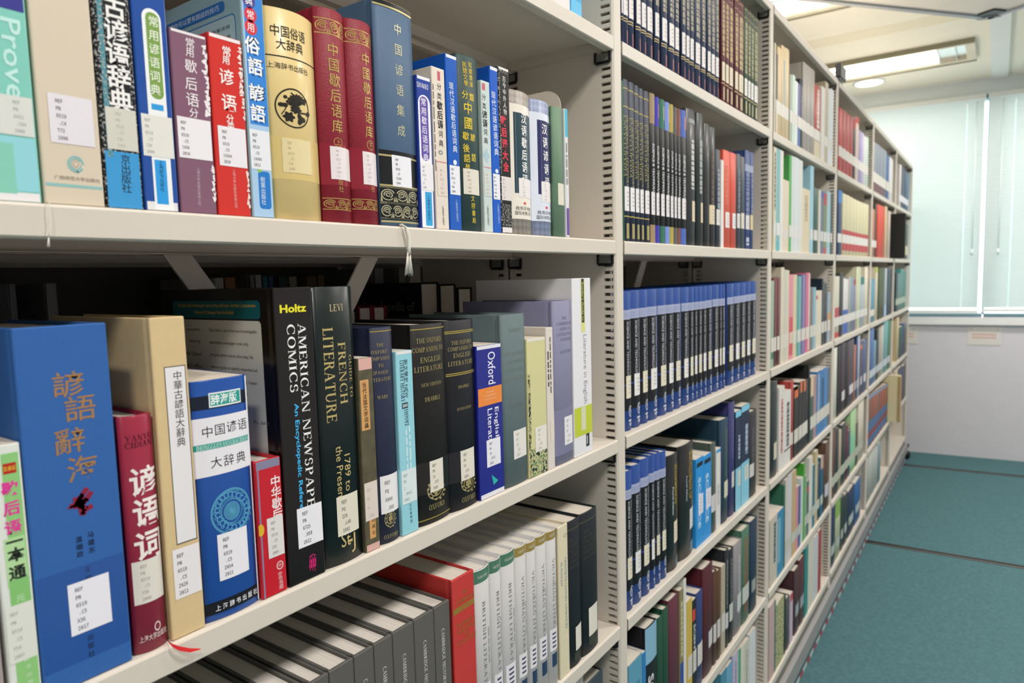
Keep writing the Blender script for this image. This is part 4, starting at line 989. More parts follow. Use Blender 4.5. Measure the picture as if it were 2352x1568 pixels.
b = bk('book', 'tall glossy black book with yellow heading and large white downward title', (665, 1350), (750, 1325), (660, 660), lv, '#15110f', bind='hc', mk='gloss', rough=0.22, D=0.185, group=GB)
b.line('Holtz', (673, 708), 61, 19, '#e6dc2e', 'sans', 0.035)
b.down('AMERICAN NEWSPAPER', (692, 742), (712, 1192), 18, '#efefec'); b.down('COMICS', (667, 744), (676, 904), 18, '#efefec')
b.down('An Encyclopedic Reference', (679, 926), (690, 1205), 13, '#42b4ec', 'sans', 0.02)
for k in range(3): b.rect((711+k*5, 1276), (714+k*5, 1310), '#c8256e')
b.rect((710, 1286), (726, 1289), '#c8256e'); b.ring((718, 1278), 7, '#c8256e', 0.3, 12, rz=6, a0=0, a1=180); b.rect((710, 1297), (726, 1299), '#c8256e')
b.call((681, 1170), (743, 1238), ['REF', 'PN', '6725', '.H58', '2012'], '#ecebf1', '#3e3c42', f=0.2)
yN = 0.013
S_ = lambda u, v: b.S(u, v)
zt0, zt1 = b.S(585, 690)[1], b.S(585, 733)[1]; zg = b.S(585, 737)[1]; yL = b.S(440, 737)[0]
b.side_rrect(b.S(597, 700)[0], 0.165, zt1, zt0, 0.004, '#14565c', 0.3); b.side_rrect(b.S(600, 750)[0], 0.168, 0.03, zg, 0.004, '#c9c9c0', 0.4)
b.side_line('The Holtz Guide to Newspaper Cartoon Strips and Panels—the Most Comprehensive', b.S(587, 700)[0], 0.155, b.S(585, 708)[1], 0.0042, '#c79a34', 0.008)
b.side_line('Reference to U.S. Newspaper Comics Ever Published', b.S(537, 720)[0], 0.125, b.S(537, 724)[1], 0.0042, '#c79a34', 0.008)
rows = ['"Allan Holtz is one of the most knowledgeable', 'researchers in newspaper comic strip', 'and panel cartoon history alive today. His', 'reference guide, an expertly researched and', 'arrayed resource, is badly needed. I expect', 'to use it on an almost daily basis."']
wd = [1.0, 0.82, 0.9, 0.97, 0.95, 0.75]
yl, yr = b.S(480, 765)[0], b.S(590, 765)[0]
for k, t in enumerate(rows):
    z = b.S(590, 768)[1]-0.0118*k; b.side_line(t, yl-(yl-yr)*wd[k], yl, z, 0.0042, '#3c3c38', 0.006)
for k, (t, f) in enumerate((('secondary', 0.3), ('story', 0.25), ('of the Yellow', 0.45), ("Comic's office", 0.5), ('Comics is', 0.35), ('work to', 0.3))): b.side_line(t, 0.118, 0.118+0.04*f/0.5, b.S(590, 768)[1]-0.0118*k, 0.0042, '#3c3c38', 0.006)
for k, (t, f) in enumerate((('in, and', 0.3), ('', 0), ('', 0), ('the', 0.15), ('ing us', 0.25), ('k. Some', 0.35), ('al', 0.1), ('more', 0.2), ('secondary', 0.45), ('do so', 0.3))):
    if t: b.side_line(t, 0.016, 0.016+0.035*f/0.45, b.S(590, 768)[1]-0.0118*(k+7), 0.0042, '#3c3c38', 0.006)
b.done()

b = bk('book', 'tall dark green-black book with gold downward lettering between two black volumes', (752, 1306), (838, 1280), (745, 658), lv, '#0d1a19', bind='hc', sag=0.004, mk='gloss', rough=0.35, D=0.17, group=GB)
b.line('LEVI', (773, 706), 32, 16, '#d6c596', mk='foil'); b.down('LITERATURE', (752, 752), (763, 972), 21, '#d2bd7c', mk='foil'); b.down('FRENCH', (784, 785), (789, 930), 18, '#d2bd7c', mk='foil'); b.down('GUIDE TO', (803, 814), (808, 912), 7, '#d2bd7c', mk='foil')
b.down('1789 to', (797, 1042), (803, 1125), 14, '#c8b478', 'sans'); b.down('the Present', (778, 1024), (786, 1150), 14, '#c8b478', 'sans')
b.line('St', (795, 1238), 21, 32, '#c8b478', 'sans'); b.line('J', (812, 1244), 10, 44, '#c8b478', 'sans'); b.rect((800, 1240), (810, 1241), '#c8b478')
b.call((772, 1143), (824, 1212), ['REF', 'PQ', '226', '.L48', '1992'], '#e0dac8', '#6e6a60', f=0.2); b.done()

b = bk('book', 'slim worn olive paperback with pink top and tan title panels on middle shelf', (839, 1268), (875, 1258), (825, 823), lv, '#544f3c', bind='pb', mk='worn', rough=0.5, D=0.13, group=GB)
b.bandpx(830, 818, 850, '#d9aba2'); b.bandpx(860, 1246, 1275, '#d9aba2'); b.rect((826, 874), (851, 985), '#d09d62'); b.zh('当代法国文学词典', (836, 884), (842, 977), 13, '#2a231a', 0.008, off=0.00026)
b.rect((848, 1186), (864, 1232), '#d09d62'); b.zh('词典社', (857, 1194), (859, 1222), 10, '#3a2c1c', off=0.00026)
b.call((833, 1112), (871, 1186), ['REF', 'PQ', '41', '.D26'], '#dcd0c6', '#b5aaa4', f=0.2); b.done()

def crest(b, c, rx, rz, col):
    b.ring(c, rx, col, 0.1, 24, 0.4, 'foil', rz=rz); b.ring(c, rx*0.72, col, 0.16, 20, 0.4, 'foil', rz=rz*0.68)
    for i in range(12): t = math.pi*2*i/12; b.disc((c[0]+rx*0.98*math.cos(t), c[1]+rz*0.98*math.sin(t)), rx*0.16, col, 8, 0.4, mk='foil')
    b.rect((c[0]-rx*0.4, c[1]-rz*0.2), (c[0]+rx*0.4, c[1]+rz*0.15), col, 0.4, 'foil', 0.0002); b.disc((c[0], c[1]-rz*0.42), rx*0.22, col, 8, 0.4, mk='foil'); b.disc((c[0], c[1]+rz*0.4), rx*0.2, col, 8, 0.4, mk='foil')
GD = '#b3a471'
def ox(label, a, c, top, col, rows, call, lines, cr, oxl, rules, sag=0.004, mk='cloth', D=0.15, lab='#e2dccf'):
    b = bk('book', label, a, c, top, lv, col, sag=sag, mk=mk, rough=0.45, D=D, group=GB)
    for t, u, v, wd_, h in rows: b.line(t, (u, v), wd_, h, GD, mk='foil', rough=0.4)
    for u, v in rules: b.bandpx(u, v, v+2.2, '#b8a452', 0.35, 'foil')
    if cr: crest(b, *cr, GD)
    if oxl: b.line('OXFORD', oxl[0], oxl[1], oxl[2], GD, mk='foil')
    b.bandpx((call[0][0]+call[1][0])/2, call[0][1]-6, call[1][1]+8, col, 0.2, 'gloss', off=0.0001)
    b.call(call[0], call[1], lines, lab, '#77736a', f=0.18); b.done()
ox('navy clothbound book with gilt lines of lettering beside the light blue paperback', (876, 1248), (922, 1238), (860, 753), '#262b42', [('THE', 873, 792, 15, 8), ('OXFORD', 873, 808, 32, 8), ('COMPANION', 874, 823, 44, 8), ('TO', 875, 839, 11, 8), ('SPANISH', 876, 855, 31, 8), ('LITERATURE', 877, 871, 45, 8), ('WARD', 880, 911, 22, 8)], ((872, 1095), (916, 1164)), ['REF', 'PQ', '6006', '.O95'], ((897, 1190), 12, 20), ((901, 1228), 33, 9), [(866, 760)], lab='#eae8e8')
b = bk('book', 'light blue paperback with dark turned lettering between navy and black books', (922, 1226), (963, 1216), (910, 808), lv, '#93cfdc', bind='pb', mk='gloss', rough=0.35, D=0.13, group=GB)
b.bandpx(905, 798, 816, '#e6e2e2'); b.down('新文學史 NEW', (931, 825), (938, 912), 9, '#284452', 'sans'); b.down('LITERARY HISTORY', (922, 827), (930, 922), 9, '#284452'); b.rect((923, 926), (937, 936), '#33444c'); b.line('2001', (930, 931), 11, 7, '#dfeef0', 'sans', 0.02, off=0.00026); b.down('【创刊号】', (933, 940), (936, 975), 9, '#284452', 'sans')
b.streak(0.010, 0.0125, 0.062, 0.115, '#c4e4ea', 3); b.streak(0.015, 0.0175, 0.062, 0.118, '#c4e4ea', 8); b.zh('人文社會學院', (942, 1150), (945, 1196), 8, '#4a7480')
b.call((918, 1084), (960, 1146), ['REF', 'PR', '1', '.N441', '2001'], '#d9e6e6', '#98a4a6', f=0.16); b.done()
ox('thick black clothbound companion with gilt rule and lettering, left one of two alike', (965, 1204), (1037, 1178), (955, 746), '#181613', [('THE OXFORD', 988, 780, 57, 11), ('COMPANION TO', 987, 801, 69, 11), ('ENGLISH', 991, 824, 47, 12), ('LITERATURE', 989, 845, 65, 12), ('NEW EDITION', 993, 881, 47, 8), ('DRABBLE', 995, 914, 36, 10)], ((986, 1060), (1019, 1119)), ['REF', 'PR', '19', '.D73', '1985'], ((1002, 1124), 19, 22), ((1005, 1159), 37, 12), [(955, 756), (975, 1194)])
ox('black clothbound companion with double gilt rules, right one of two alike', (1038, 1172), (1101, 1153), (1040, 736), '#15161c', [('THE OXFORD', 1062, 785, 46, 9), ('COMPANION TO', 1061, 799, 56, 9), ('ENGLISH', 1063, 814, 40, 10), ('LITERATURE', 1062, 832, 57, 10), ('DRABBLE', 1066, 886, 26, 7), ('REVISED EDITION', 1068, 936, 34, 6)], ((1057, 1036), (1090, 1092)), ['REF', 'PR', '19', '.D73', '1985'], ((1076, 1108), 16, 19), ((1078, 1142), 34, 11), [(1040, 760), (1040, 764), (1060, 854), (1060, 858)])
b = bk('book', 'royal blue paperback with orange band and white turned lettering on middle shelf', (1102, 1142), (1160, 1125), (1105, 794), lv, '#1b2488', bind='pb', mk='gloss', rough=0.25, D=0.13, group=GB)
b.bandpx(1105, 786, 803, '#e2e2e8'); b.down('Oxford', (1128, 807), (1131, 881), 17, '#eceef6', 'sans', 0.004); b.bandpx(1118, 890, 931, '#e98a3e'); b.line('OXFORD', (1126, 899), 18, 4, '#f6cfa8'); b.line('PAPERBACK', (1126, 907), 26, 4, '#f6cfa8'); b.line('REFERENCE', (1126, 915), 26, 4, '#f6cfa8')
b.down('English', (1139, 934), (1144, 1009), 11, '#eceef6', 'sans', 0.004); b.down('Literature', (1125, 938), (1130, 1040), 11, '#eceef6', 'sans', 0.004)
p = [b.L(1129, 1090), b.L(1144, 1102), b.L(1134, 1113)]; b.poly(p, mat('#2fb4a8', 0.4)); b.bandpx(1130, 1128, 1150, '#e2e2e8')
b.call((1117, 1012), (1150, 1062), ['REF', 'PR', '19', '.O732', '2012'], '#e9e9f0', '#45444a', f=0.2); b.done()
b = bk('book', 'grey-green linen book with faint gilt lettering right of the royal blue paperback', (1161, 1118), (1214, 1102), (1160, 723), lv, '#617274', sag=0.002, mk='cloth', rough=0.6, D=0.16, group=GB)
for t, u, v, wd_ in (('HARVEY', 1184, 757, 28), ('THE OXFORD', 1181, 811, 50), ('COMPANION', 1182, 829, 48), ('TO ENGLISH', 1183, 848, 45), ('LITERATURE', 1184, 867, 46), ('FOURTH EDITION', 1188, 929, 34)): b.line(t, (u, v), wd_, 8, '#8b968a', mk='foil')
b.call((1179, 990), (1209, 1043), ['REF', 'PR', '19', '.H3', '1967'], '#e4e1da', '#a8a49c', f=0.2); b.done()
b = bk('book', 'slim yellow paperback with green marbled lower part near the end of middle shelf', (1216, 1094), (1259, 1083), (1222, 777), lv, '#d3cf98', bind='pb', mk='gloss', rough=0.35, D=0.13, group=GB)
b.rect((1212, 860), (1223, 1095), '#4b4626', mk='marbled', off=0.00013); b.bandpx(1240, 1025, 1092, '#6d8a5a', 0.4, 'marbled'); b.bandpx(1222, 770, 784, '#e2ded4'); b.bandpx(1240, 1088, 1100, '#e2ded4')
b.call((1229, 982), (1256, 1029), ['REF', 'PR', '19', '.A78', '1978'], '#e6e2d8', '#a09c94', f=0.25); b.done()
b = bk('book', 'thin cream paperback with black turned lettering beside the lavender volume', (1260, 1078), (1276, 1072), (1258, 752), lv, '#ddd5cc', bind='pb', mk='gloss', rough=0.35, D=0.135, group=GB)
b.streak(0.003, 0.006, 0.12, 0.17, '#3c3834', 6); b.streak(0.009, 0.012, 0.11, 0.19, '#6c645c', 7); b.call((1264, 965), (1277, 1010), [], '#e4d8c8'); b.done()
b = bk('book', 'lavender grey clothbound volume with stamped lettering beside the white book', (1277, 1071), (1318, 1058), (1285, 691), lv, '#83839e', sag=0.002, mk='cloth', rough=0.55, D=0.165, group=GB)
for t, u, v, wd_ in (('THE', 1296, 730, 12), ('CAMBRIDGE', 1297, 742, 37), ('GUIDE TO', 1298, 754, 24), ('LITERATURE', 1299, 766, 37), ('IN ENGLISH', 1300, 778, 26), ('IAN OUSBY', 1300, 806, 27)): b.line(t, (u, v), wd_, 7, '#74749a')
b.rect((1270, 945), (1320, 1030), '#7b7b99', 0.25, 'gloss', off=0.0001)
b.call((1296, 958), (1315, 1014), ['REF', 'PR', '85', '.C29', '1993'], '#e8e6e8', '#9c9aa2', f=0.22); b.done()
b = bk('book', 'tall white book with lime green band, last on the middle shelf', (1320, 1048), (1362, 1035), (1325, 639), lv, '#e6e6ea', bind='pb', mk='gloss', rough=0.25, D=0.18, group=GB)
b.rect((1333, 640), (1344, 762), '#d9d98a'); b.rect((1334.5, 640), (1342, 740), '#25262a', off=0.0002); b.down("Reader's Guide to", (1337.5, 648), (1338.5, 736), 4, '#c8c86a', 'sans', 0.01, off=0.00026)
b.down('Literature in English', (1342, 768), (1347, 925), 10, '#8e9098', 'sans'); b.rect((1300, 946), (1366, 988), '#bfcb3c'); b.rect((1335, 935), (1346, 985), '#d4d6b4', off=0.0002); b.rect((1346, 996), (1354, 1022), '#2b2c30'); b.rect((1348, 1000), (1350, 1018), '#d8d8dc', off=0.0002)
b.done()

# ================================================================ nearest bay, lower row (on the fourth shelf)
GC = 'books on the lower shelf of the nearest bay'
lv = 4
b = None
cam_tops = [(1040, 1381), (999, 1418), (950, 1444), (906, 1476), (861, 1505), (812, 1533), (754, 1569)]
edges = [(1005, 1043), (958, 1001), (908, 953), (864, 909), (817, 863), (758, 815), (711, 758)]
xs_ = [(aty(a, 1480).x, aty(c, 1480).x) for a, c in edges]
st_ = sum((p[1]-p[0]) for p in xs_)/len(xs_)
hC = aty(1030, 1383).z-LEV[4]
ORD = ['first', 'second', 'third', 'fourth', 'fifth', 'sixth', 'seventh', 'eighth', 'ninth', 'tenth', 'eleventh', 'twelfth', 'thirteenth', 'fourteenth', 'fifteenth', 'sixteenth', 'seventeenth', 'eighteenth', 'nineteenth', 'twentieth',
       'twenty-first', 'twenty-second', 'twenty-third', 'twenty-fourth', 'twenty-fifth', 'twenty-sixth', 'twenty-seventh', 'twenty-eighth', 'twenty-ninth', 'thirtieth', 'thirty-first', 'thirty-second']
xr = aty(1042, 1480).x
vols = [p for p in xs_]
pitch = (vols[0][0]-vols[-1][0])/(len(vols)-1)
for k in range(3): vols.append((vols[-1][0]-pitch, vols[-1][1]-pitch))
vols = [v for v in vols if v[0] > 0.02]
GCam = 'grey clothbound history volumes'
for k, (xa, xb_) in enumerate(vols):
    nxt = vols[k-1][0] if k else xr
    b = Book('book', 'grey cloth volume with white downward title, %s left of the red book, low shelf' % ('directly' if k == 0 else ORD[k]), xa, min(nxt, xb_+0.004), hC, '#5d5b57', z=LEV[4]+0.0003, mk='cloth', rough=0.6, D=0.155, group=GCam, page='#d6cfc6', board=0.0033)
    g = roman('CAMBRIDGE HISTORY OF ENGLISH LITERATURE'); bb = g[2]; L_ = hC*0.66; ax = L_/bb[1]
    b.put(g, lambda a, c: (b.w*0.42+c*0.0052, hC-0.030-a*ax), mat('#dcdad6', 0.5)); b.done()
b = bk('book', 'bright red clothbound book with gilt band among grey and white volumes, low shelf', (1043, 1520), (1095, 1520), (1060, 1322), lv, '#c23a36', mk='cloth', rough=0.5, D=0.165, group=GC)
for t, u, v, wd_ in (('THE', 1068, 1358, 12), ('CAMBRIDGE', 1069, 1374, 45), ("WOMEN'S", 1072, 1425, 44), ('WRITING', 1072, 1440, 44), ('IN', 1073, 1452, 10), ('ENGLISH', 1073, 1466, 42)): b.line(t, (u, v), wd_, 10, '#b58a3c', mk='foil')
b.bandpx(1069, 1384, 1397, '#b28f3e', 0.35, 'foil'); b.line('GUIDE TO', (1069, 1391), 26, 7, '#d8604c', off=0.00026); b.done()
def white_vol(k, a, c, top, band, t1, t2, ln):
    b = bk('book', ln, (a, 1500), (c, 1500), top, lv, '#c9c7c6', sag=0.004, bind='hc', mk='gloss', rough=0.4, D=0.165, group='white encyclopedia volumes with coloured tops', page='#d9d4ca')
    bh = 0.0165 if band == '#4d7a62' else 0.013
    b.band(b.h-bh, b.h-0.0005, mat(band, 0.4)); g = roman('VOLUME ' + 'I'*(1+k % 3)); s_ = b.w*0.62/g[2][1]
    b.put(g, lambda p, q: (b.w*0.2+p*s_, b.h-bh*0.66+q*0.0035), mat('#d8dcd2', 0.5))
    g = roman(t1); L_ = b.h*0.6; ax = L_/g[2][1]
    b.put(g, lambda p, q: (b.w*0.40+q*0.0055, b.h-0.042-p*ax), mat('#77797c', 0.5))
    b.streak(b.w*0.74, b.w*0.84, b.h*0.45, b.h-0.08, '#9a9c9e', k)
    mb_ = MB(); b.band(0.055, 0.088, mat('#e6e4e8', 0.4), b.w*0.12, b.w*0.8, 0.0003, mb_); 
    for q in range(4): b.band(0.079-q*0.0065, 0.082-q*0.0065, mat('#50506a', 0.5), b.w*0.28, b.w*0.62, 0.00036, mb_)
    b.call_mb.append(mb_)
    b.band(0.03, 0.05, mat('#27405e', 0.5), b.w*0.25, b.w*0.75); b.done()
GRN, GLD = '#4d7a62', '#9a8644'
dat = [(1096, 1131, (1110, 1305), GRN, 'BRITISH LITERATURE'), (1132, 1157, (1144, 1282), GRN, 'BRITISH LITERATURE'), (1158, 1189, (1173, 1265), GRN, 'BRITISH LITERATURE'), (1190, 1215, (1203, 1251), GLD, 'VICTORIAN LITERATURE'), (1216, 1237, (1227, 1240), GLD, 'VICTORIAN LITERATURE'), (1238, 1261, (1250, 1226), GLD, 'VICTORIAN LITERATURE'), (1262, 1284, (1273, 1215), GLD, 'VICTORIAN LITERATURE')]
for k, (a, c, t, bd, tx) in enumerate(dat):
    q = 'green' if bd == GRN else 'gold'; kk = k if bd == GRN else k-3
    white_vol(kk, a, c, t, bd, tx+(' -' if bd == GRN else ''), '', 'white volume with %s top band, %s from left of the %s, low shelf' % (q, ORD[kk], 'three' if bd == GRN else 'four'))
b = bk('book', 'cream volume with blue turned lettering beside two navy books, low shelf', (1285, 1500), (1309, 1500), (1296, 1204), lv, '#dcd3b4', mk='card', rough=0.5, D=0.165, group=GC)
g = roman('TWENTIETH-CENTURY LITERATURE'); b.put(g, lambda p, q: (b.w*0.62+q*0.005, b.h-0.05-p*0.0046), mat('#3f7d9c', 0.5)); g = roman('IN ENGLISH'); b.put(g, lambda p, q: (b.w*0.2+q*0.005, b.h-0.055-p*0.0046), mat('#3f7d9c', 0.5)); b.ring((1298, 1228), 4, '#b7a678', 0.4, 10); b.done()
for k, (a, c, t) in enumerate((((1310, 1535), (1338, 1520), (1324, 1190)), ((1340, 1507), (1376, 1490), (1358, 1170)))):
    b = bk('book', ['navy black gilt book just left of the last one, low shelf', 'navy black gilt book last on the low shelf'][k], a, c, t, lv, '#171c22', sag=0.003, mk='cloth', rough=0.5, D=0.165, group='navy companions on the low shelf')
    for q in range(6): g = roman(['THE', "READER'S", 'COMPANION', 'TWENTIETH', 'CENTURY', 'WRITERS'][q]); s_ = b.w*0.7/g[2][1]*(0.4 if q == 0 else 1); b.put(g, lambda p, r__: (b.w*0.15+p*s_, b.h-0.032-q*0.0085+r__*0.0042), mat('#5c5a48', 0.4, 'foil'))
    b.bandpx(t[0], t[1]+18, t[1]+20, '#6a6648', 0.4, 'foil')
    cx = ((1322, 1440), (1336, 1478)) if k == 0 else ((1352, 1397), (1372, 1442))
    b.call(cx[0], cx[1], [], '#e2ddd0'); b.bandpx(t[0]+8, cx[1][1]+10, cx[1][1]+28, '#3a3f34', 0.5, x0=b.w*0.35, x1=b.w*0.7); b.done()

# bottom corner of the nearest bay, on the fifth shelf
for k, (a, c, t, col) in enumerate(((1300, 1340, 1566, '#cfcac4'), (1342, 1385, 1556, '#3c4a52'))):
    y = 0.02; z = LEV[5]+0.0003
    x0, x1 = aty(a, 1560, y).x, aty(c, 1550, y).x
    b = Book('book', ['white book half hidden at the bottom edge under the low shelf', 'grey-blue book at the bottom edge under the low shelf end'][k], x0, x1, aty((a+c)/2, t, y).z-z, col, z=z, y=y, mk='cloth', group='books on the shelf cut by the bottom edge'); b.done()

# ================================================================ far side of the bookshelf, seen through the gap above the middle row
def rear(a, c, vtop, col, label, page='#cfc6b8', y=0.265, D=0.15, lev=3, cover_text=None):
    z = LEV[lev]+0.0003
    x0, x1 = aty(a, vtop+30, y).x, aty(c, vtop+30, y).x; h = aty((a+c)/2, vtop, y).z-z
    b = Book('book', label, x0, x1, h, col, z=z, D=D, mk='cloth', rough=0.6, page=page, group='books on the far side of the bookshelf')
    if cover_text:                                  # the cover that faces the camera once the book is turned round
        for t, zz, hh, f in cover_text:
            g = glyphs(t, 0.01); bb = g[2]; ax = 0.125*f/(bb[1]-bb[0])
            b.cov.add([(b.w+0.0003, 0.012+0.125*(1-f)*0+(p-bb[0])*ax*1.0, h-zz+(q-bb[2])*hh/(bb[3]-bb[2])) for p, q in g[0]], g[1], mat('#8e8e8e', 0.5))
    r = b.done(); r.rotation_euler = (0, 0, math.pi); r.location = (x1, y+D, z); return r
rear(966, 1008, 648, '#131316', 'black book with large grey cover lettering in the dark gap, its pages facing out', cover_text=[('Encyclopedia of', 0.052, 0.020, 0.98), ('Literature', 0.088, 0.018, 0.8)])
rear(1010, 1048, 652, '#17171c', 'dark book with pale page edges, right of the lettered one in the gap')
rear(824, 856, 703, '#8e1f2a', 'dark red book showing its page edges in the gap, left of two')
rear(858, 888, 702, '#8e1f2a', 'dark red book showing its page edges in the gap, right of two')
rear(1052, 1085, 660, '#2a2622', 'brown black book behind the white book in the dark gap')
rear(770, 822, 712, '#1d1b1c', 'black book behind the tall gold-lettered volume in the gap')
# the next bookshelf behind, dark
nx = empty('bookshelf', (0, 0.46, ZF), 'second bookshelf in the dark behind the long one, seen through the gap', 'bookshelf')
no = Vector(nx.location)
for k in (0, 1, 2):
    for li in (0, 1, 2, 3, 4, 5, 6):
        o = bpy.data.objects.new('top_cover' if li == 0 else 'shelf', pan_o[(False,)].data); COL.objects.link(o); o.parent = nx; o.location = Vector((k*W, 0.46, LEV[li]))-no
for k in (0, 1, 2, 3):
    s = MB(); s.box(k*W-HU, k*W+HU, 0.461, 0.68, ZF, LEV[0], PAINT); s.v = [tuple(Vector(p)-no) for p in s.v]; s.build('upright', nx)
s = MB(); s.box(-HU, 3*W+HU, 0.6815, 0.684, ZF, LEV[0], mat('#5a564e', 0.6)); s.v = [tuple(Vector(p)-no) for p in s.v]; s.build('back_panel', nx)
for k, (a, c, v, col, nm) in enumerate(((493, 514, 638, '#a9a7a0', 'grey'), (516, 541, 637, '#8c5c38', 'brown'), (574, 584, 631, '#7c7c78', 'dark grey'), (586, 601, 631, '#a5a5a5', 'pale grey'), (603, 615, 634, '#2c6478', 'teal'), (617, 628, 633, '#2c567c', 'blue'), (640, 662, 636, '#24443a', 'dark green'), (664, 682, 635, '#8a8370', 'olive grey'), (705, 728, 634, '#5c4c30', 'brown olive'), (730, 745, 632, '#6a5832', 'ochre'), (105, 130, 650, '#8b8b8b', 'light grey'), (20, 36, 652, '#77787c', 'steel grey'), (860, 880, 602, '#8f8d88', 'stone grey'), (915, 930, 604, '#86827a', 'taupe'))):
    y = 0.464; z = LEV[3]+0.0003; x0, x1 = aty(a, v, y).x, aty(c, v, y).x; h = aty((a+c)/2, v, y).z-z
    Book('book', '%s book barely seen in the dark on the second bookshelf behind' % nm, x0, x1, min(h, 0.30), col, z=z, y=y, D=0.16, group='books on the second bookshelf behind').done()

# ================================================================ farther bays
NAMES = [('black', (25, 25, 26)), ('charcoal', (60, 60, 62)), ('grey', (128, 128, 126)), ('pale grey', (190, 190, 190)), ('white', (230, 229, 226)), ('cream', (226, 212, 184)), ('tan', (200, 172, 130)), ('brown', (98, 66, 44)),
         ('dark red', (110, 30, 38)), ('red', (200, 50, 46)), ('orange', (226, 110, 50)), ('yellow', (222, 190, 70)), ('olive', (110, 110, 50)), ('green', (70, 150, 80)), ('dark green', (36, 66, 54)), ('pale green', (190, 212, 190)), ('teal', (50, 120, 120)), ('pale blue', (160, 200, 220)), ('bright blue', (40, 140, 210)),
         ('blue', (50, 84, 160)), ('navy', (30, 40, 72)), ('purple', (100, 70, 140)), ('lilac', (176, 164, 204)), ('pink', (222, 150, 165)), ('maroon', (96, 44, 56))]
def cname(h):
    h = h.lstrip('#'); c = [int(h[i:i+2], 16) for i in (0, 2, 4)]
    return min(NAMES, key=lambda n: sum((a-b)**2 for a, b in zip(n[1], c)))[0]
ROWN = ['top row', 'second row', 'third row', 'fourth row', 'fifth row', 'bottom row']
BAYN = {1: 'second bay', 2: 'third bay'}
STUFF = []          # far bays beyond the 300 nearest books
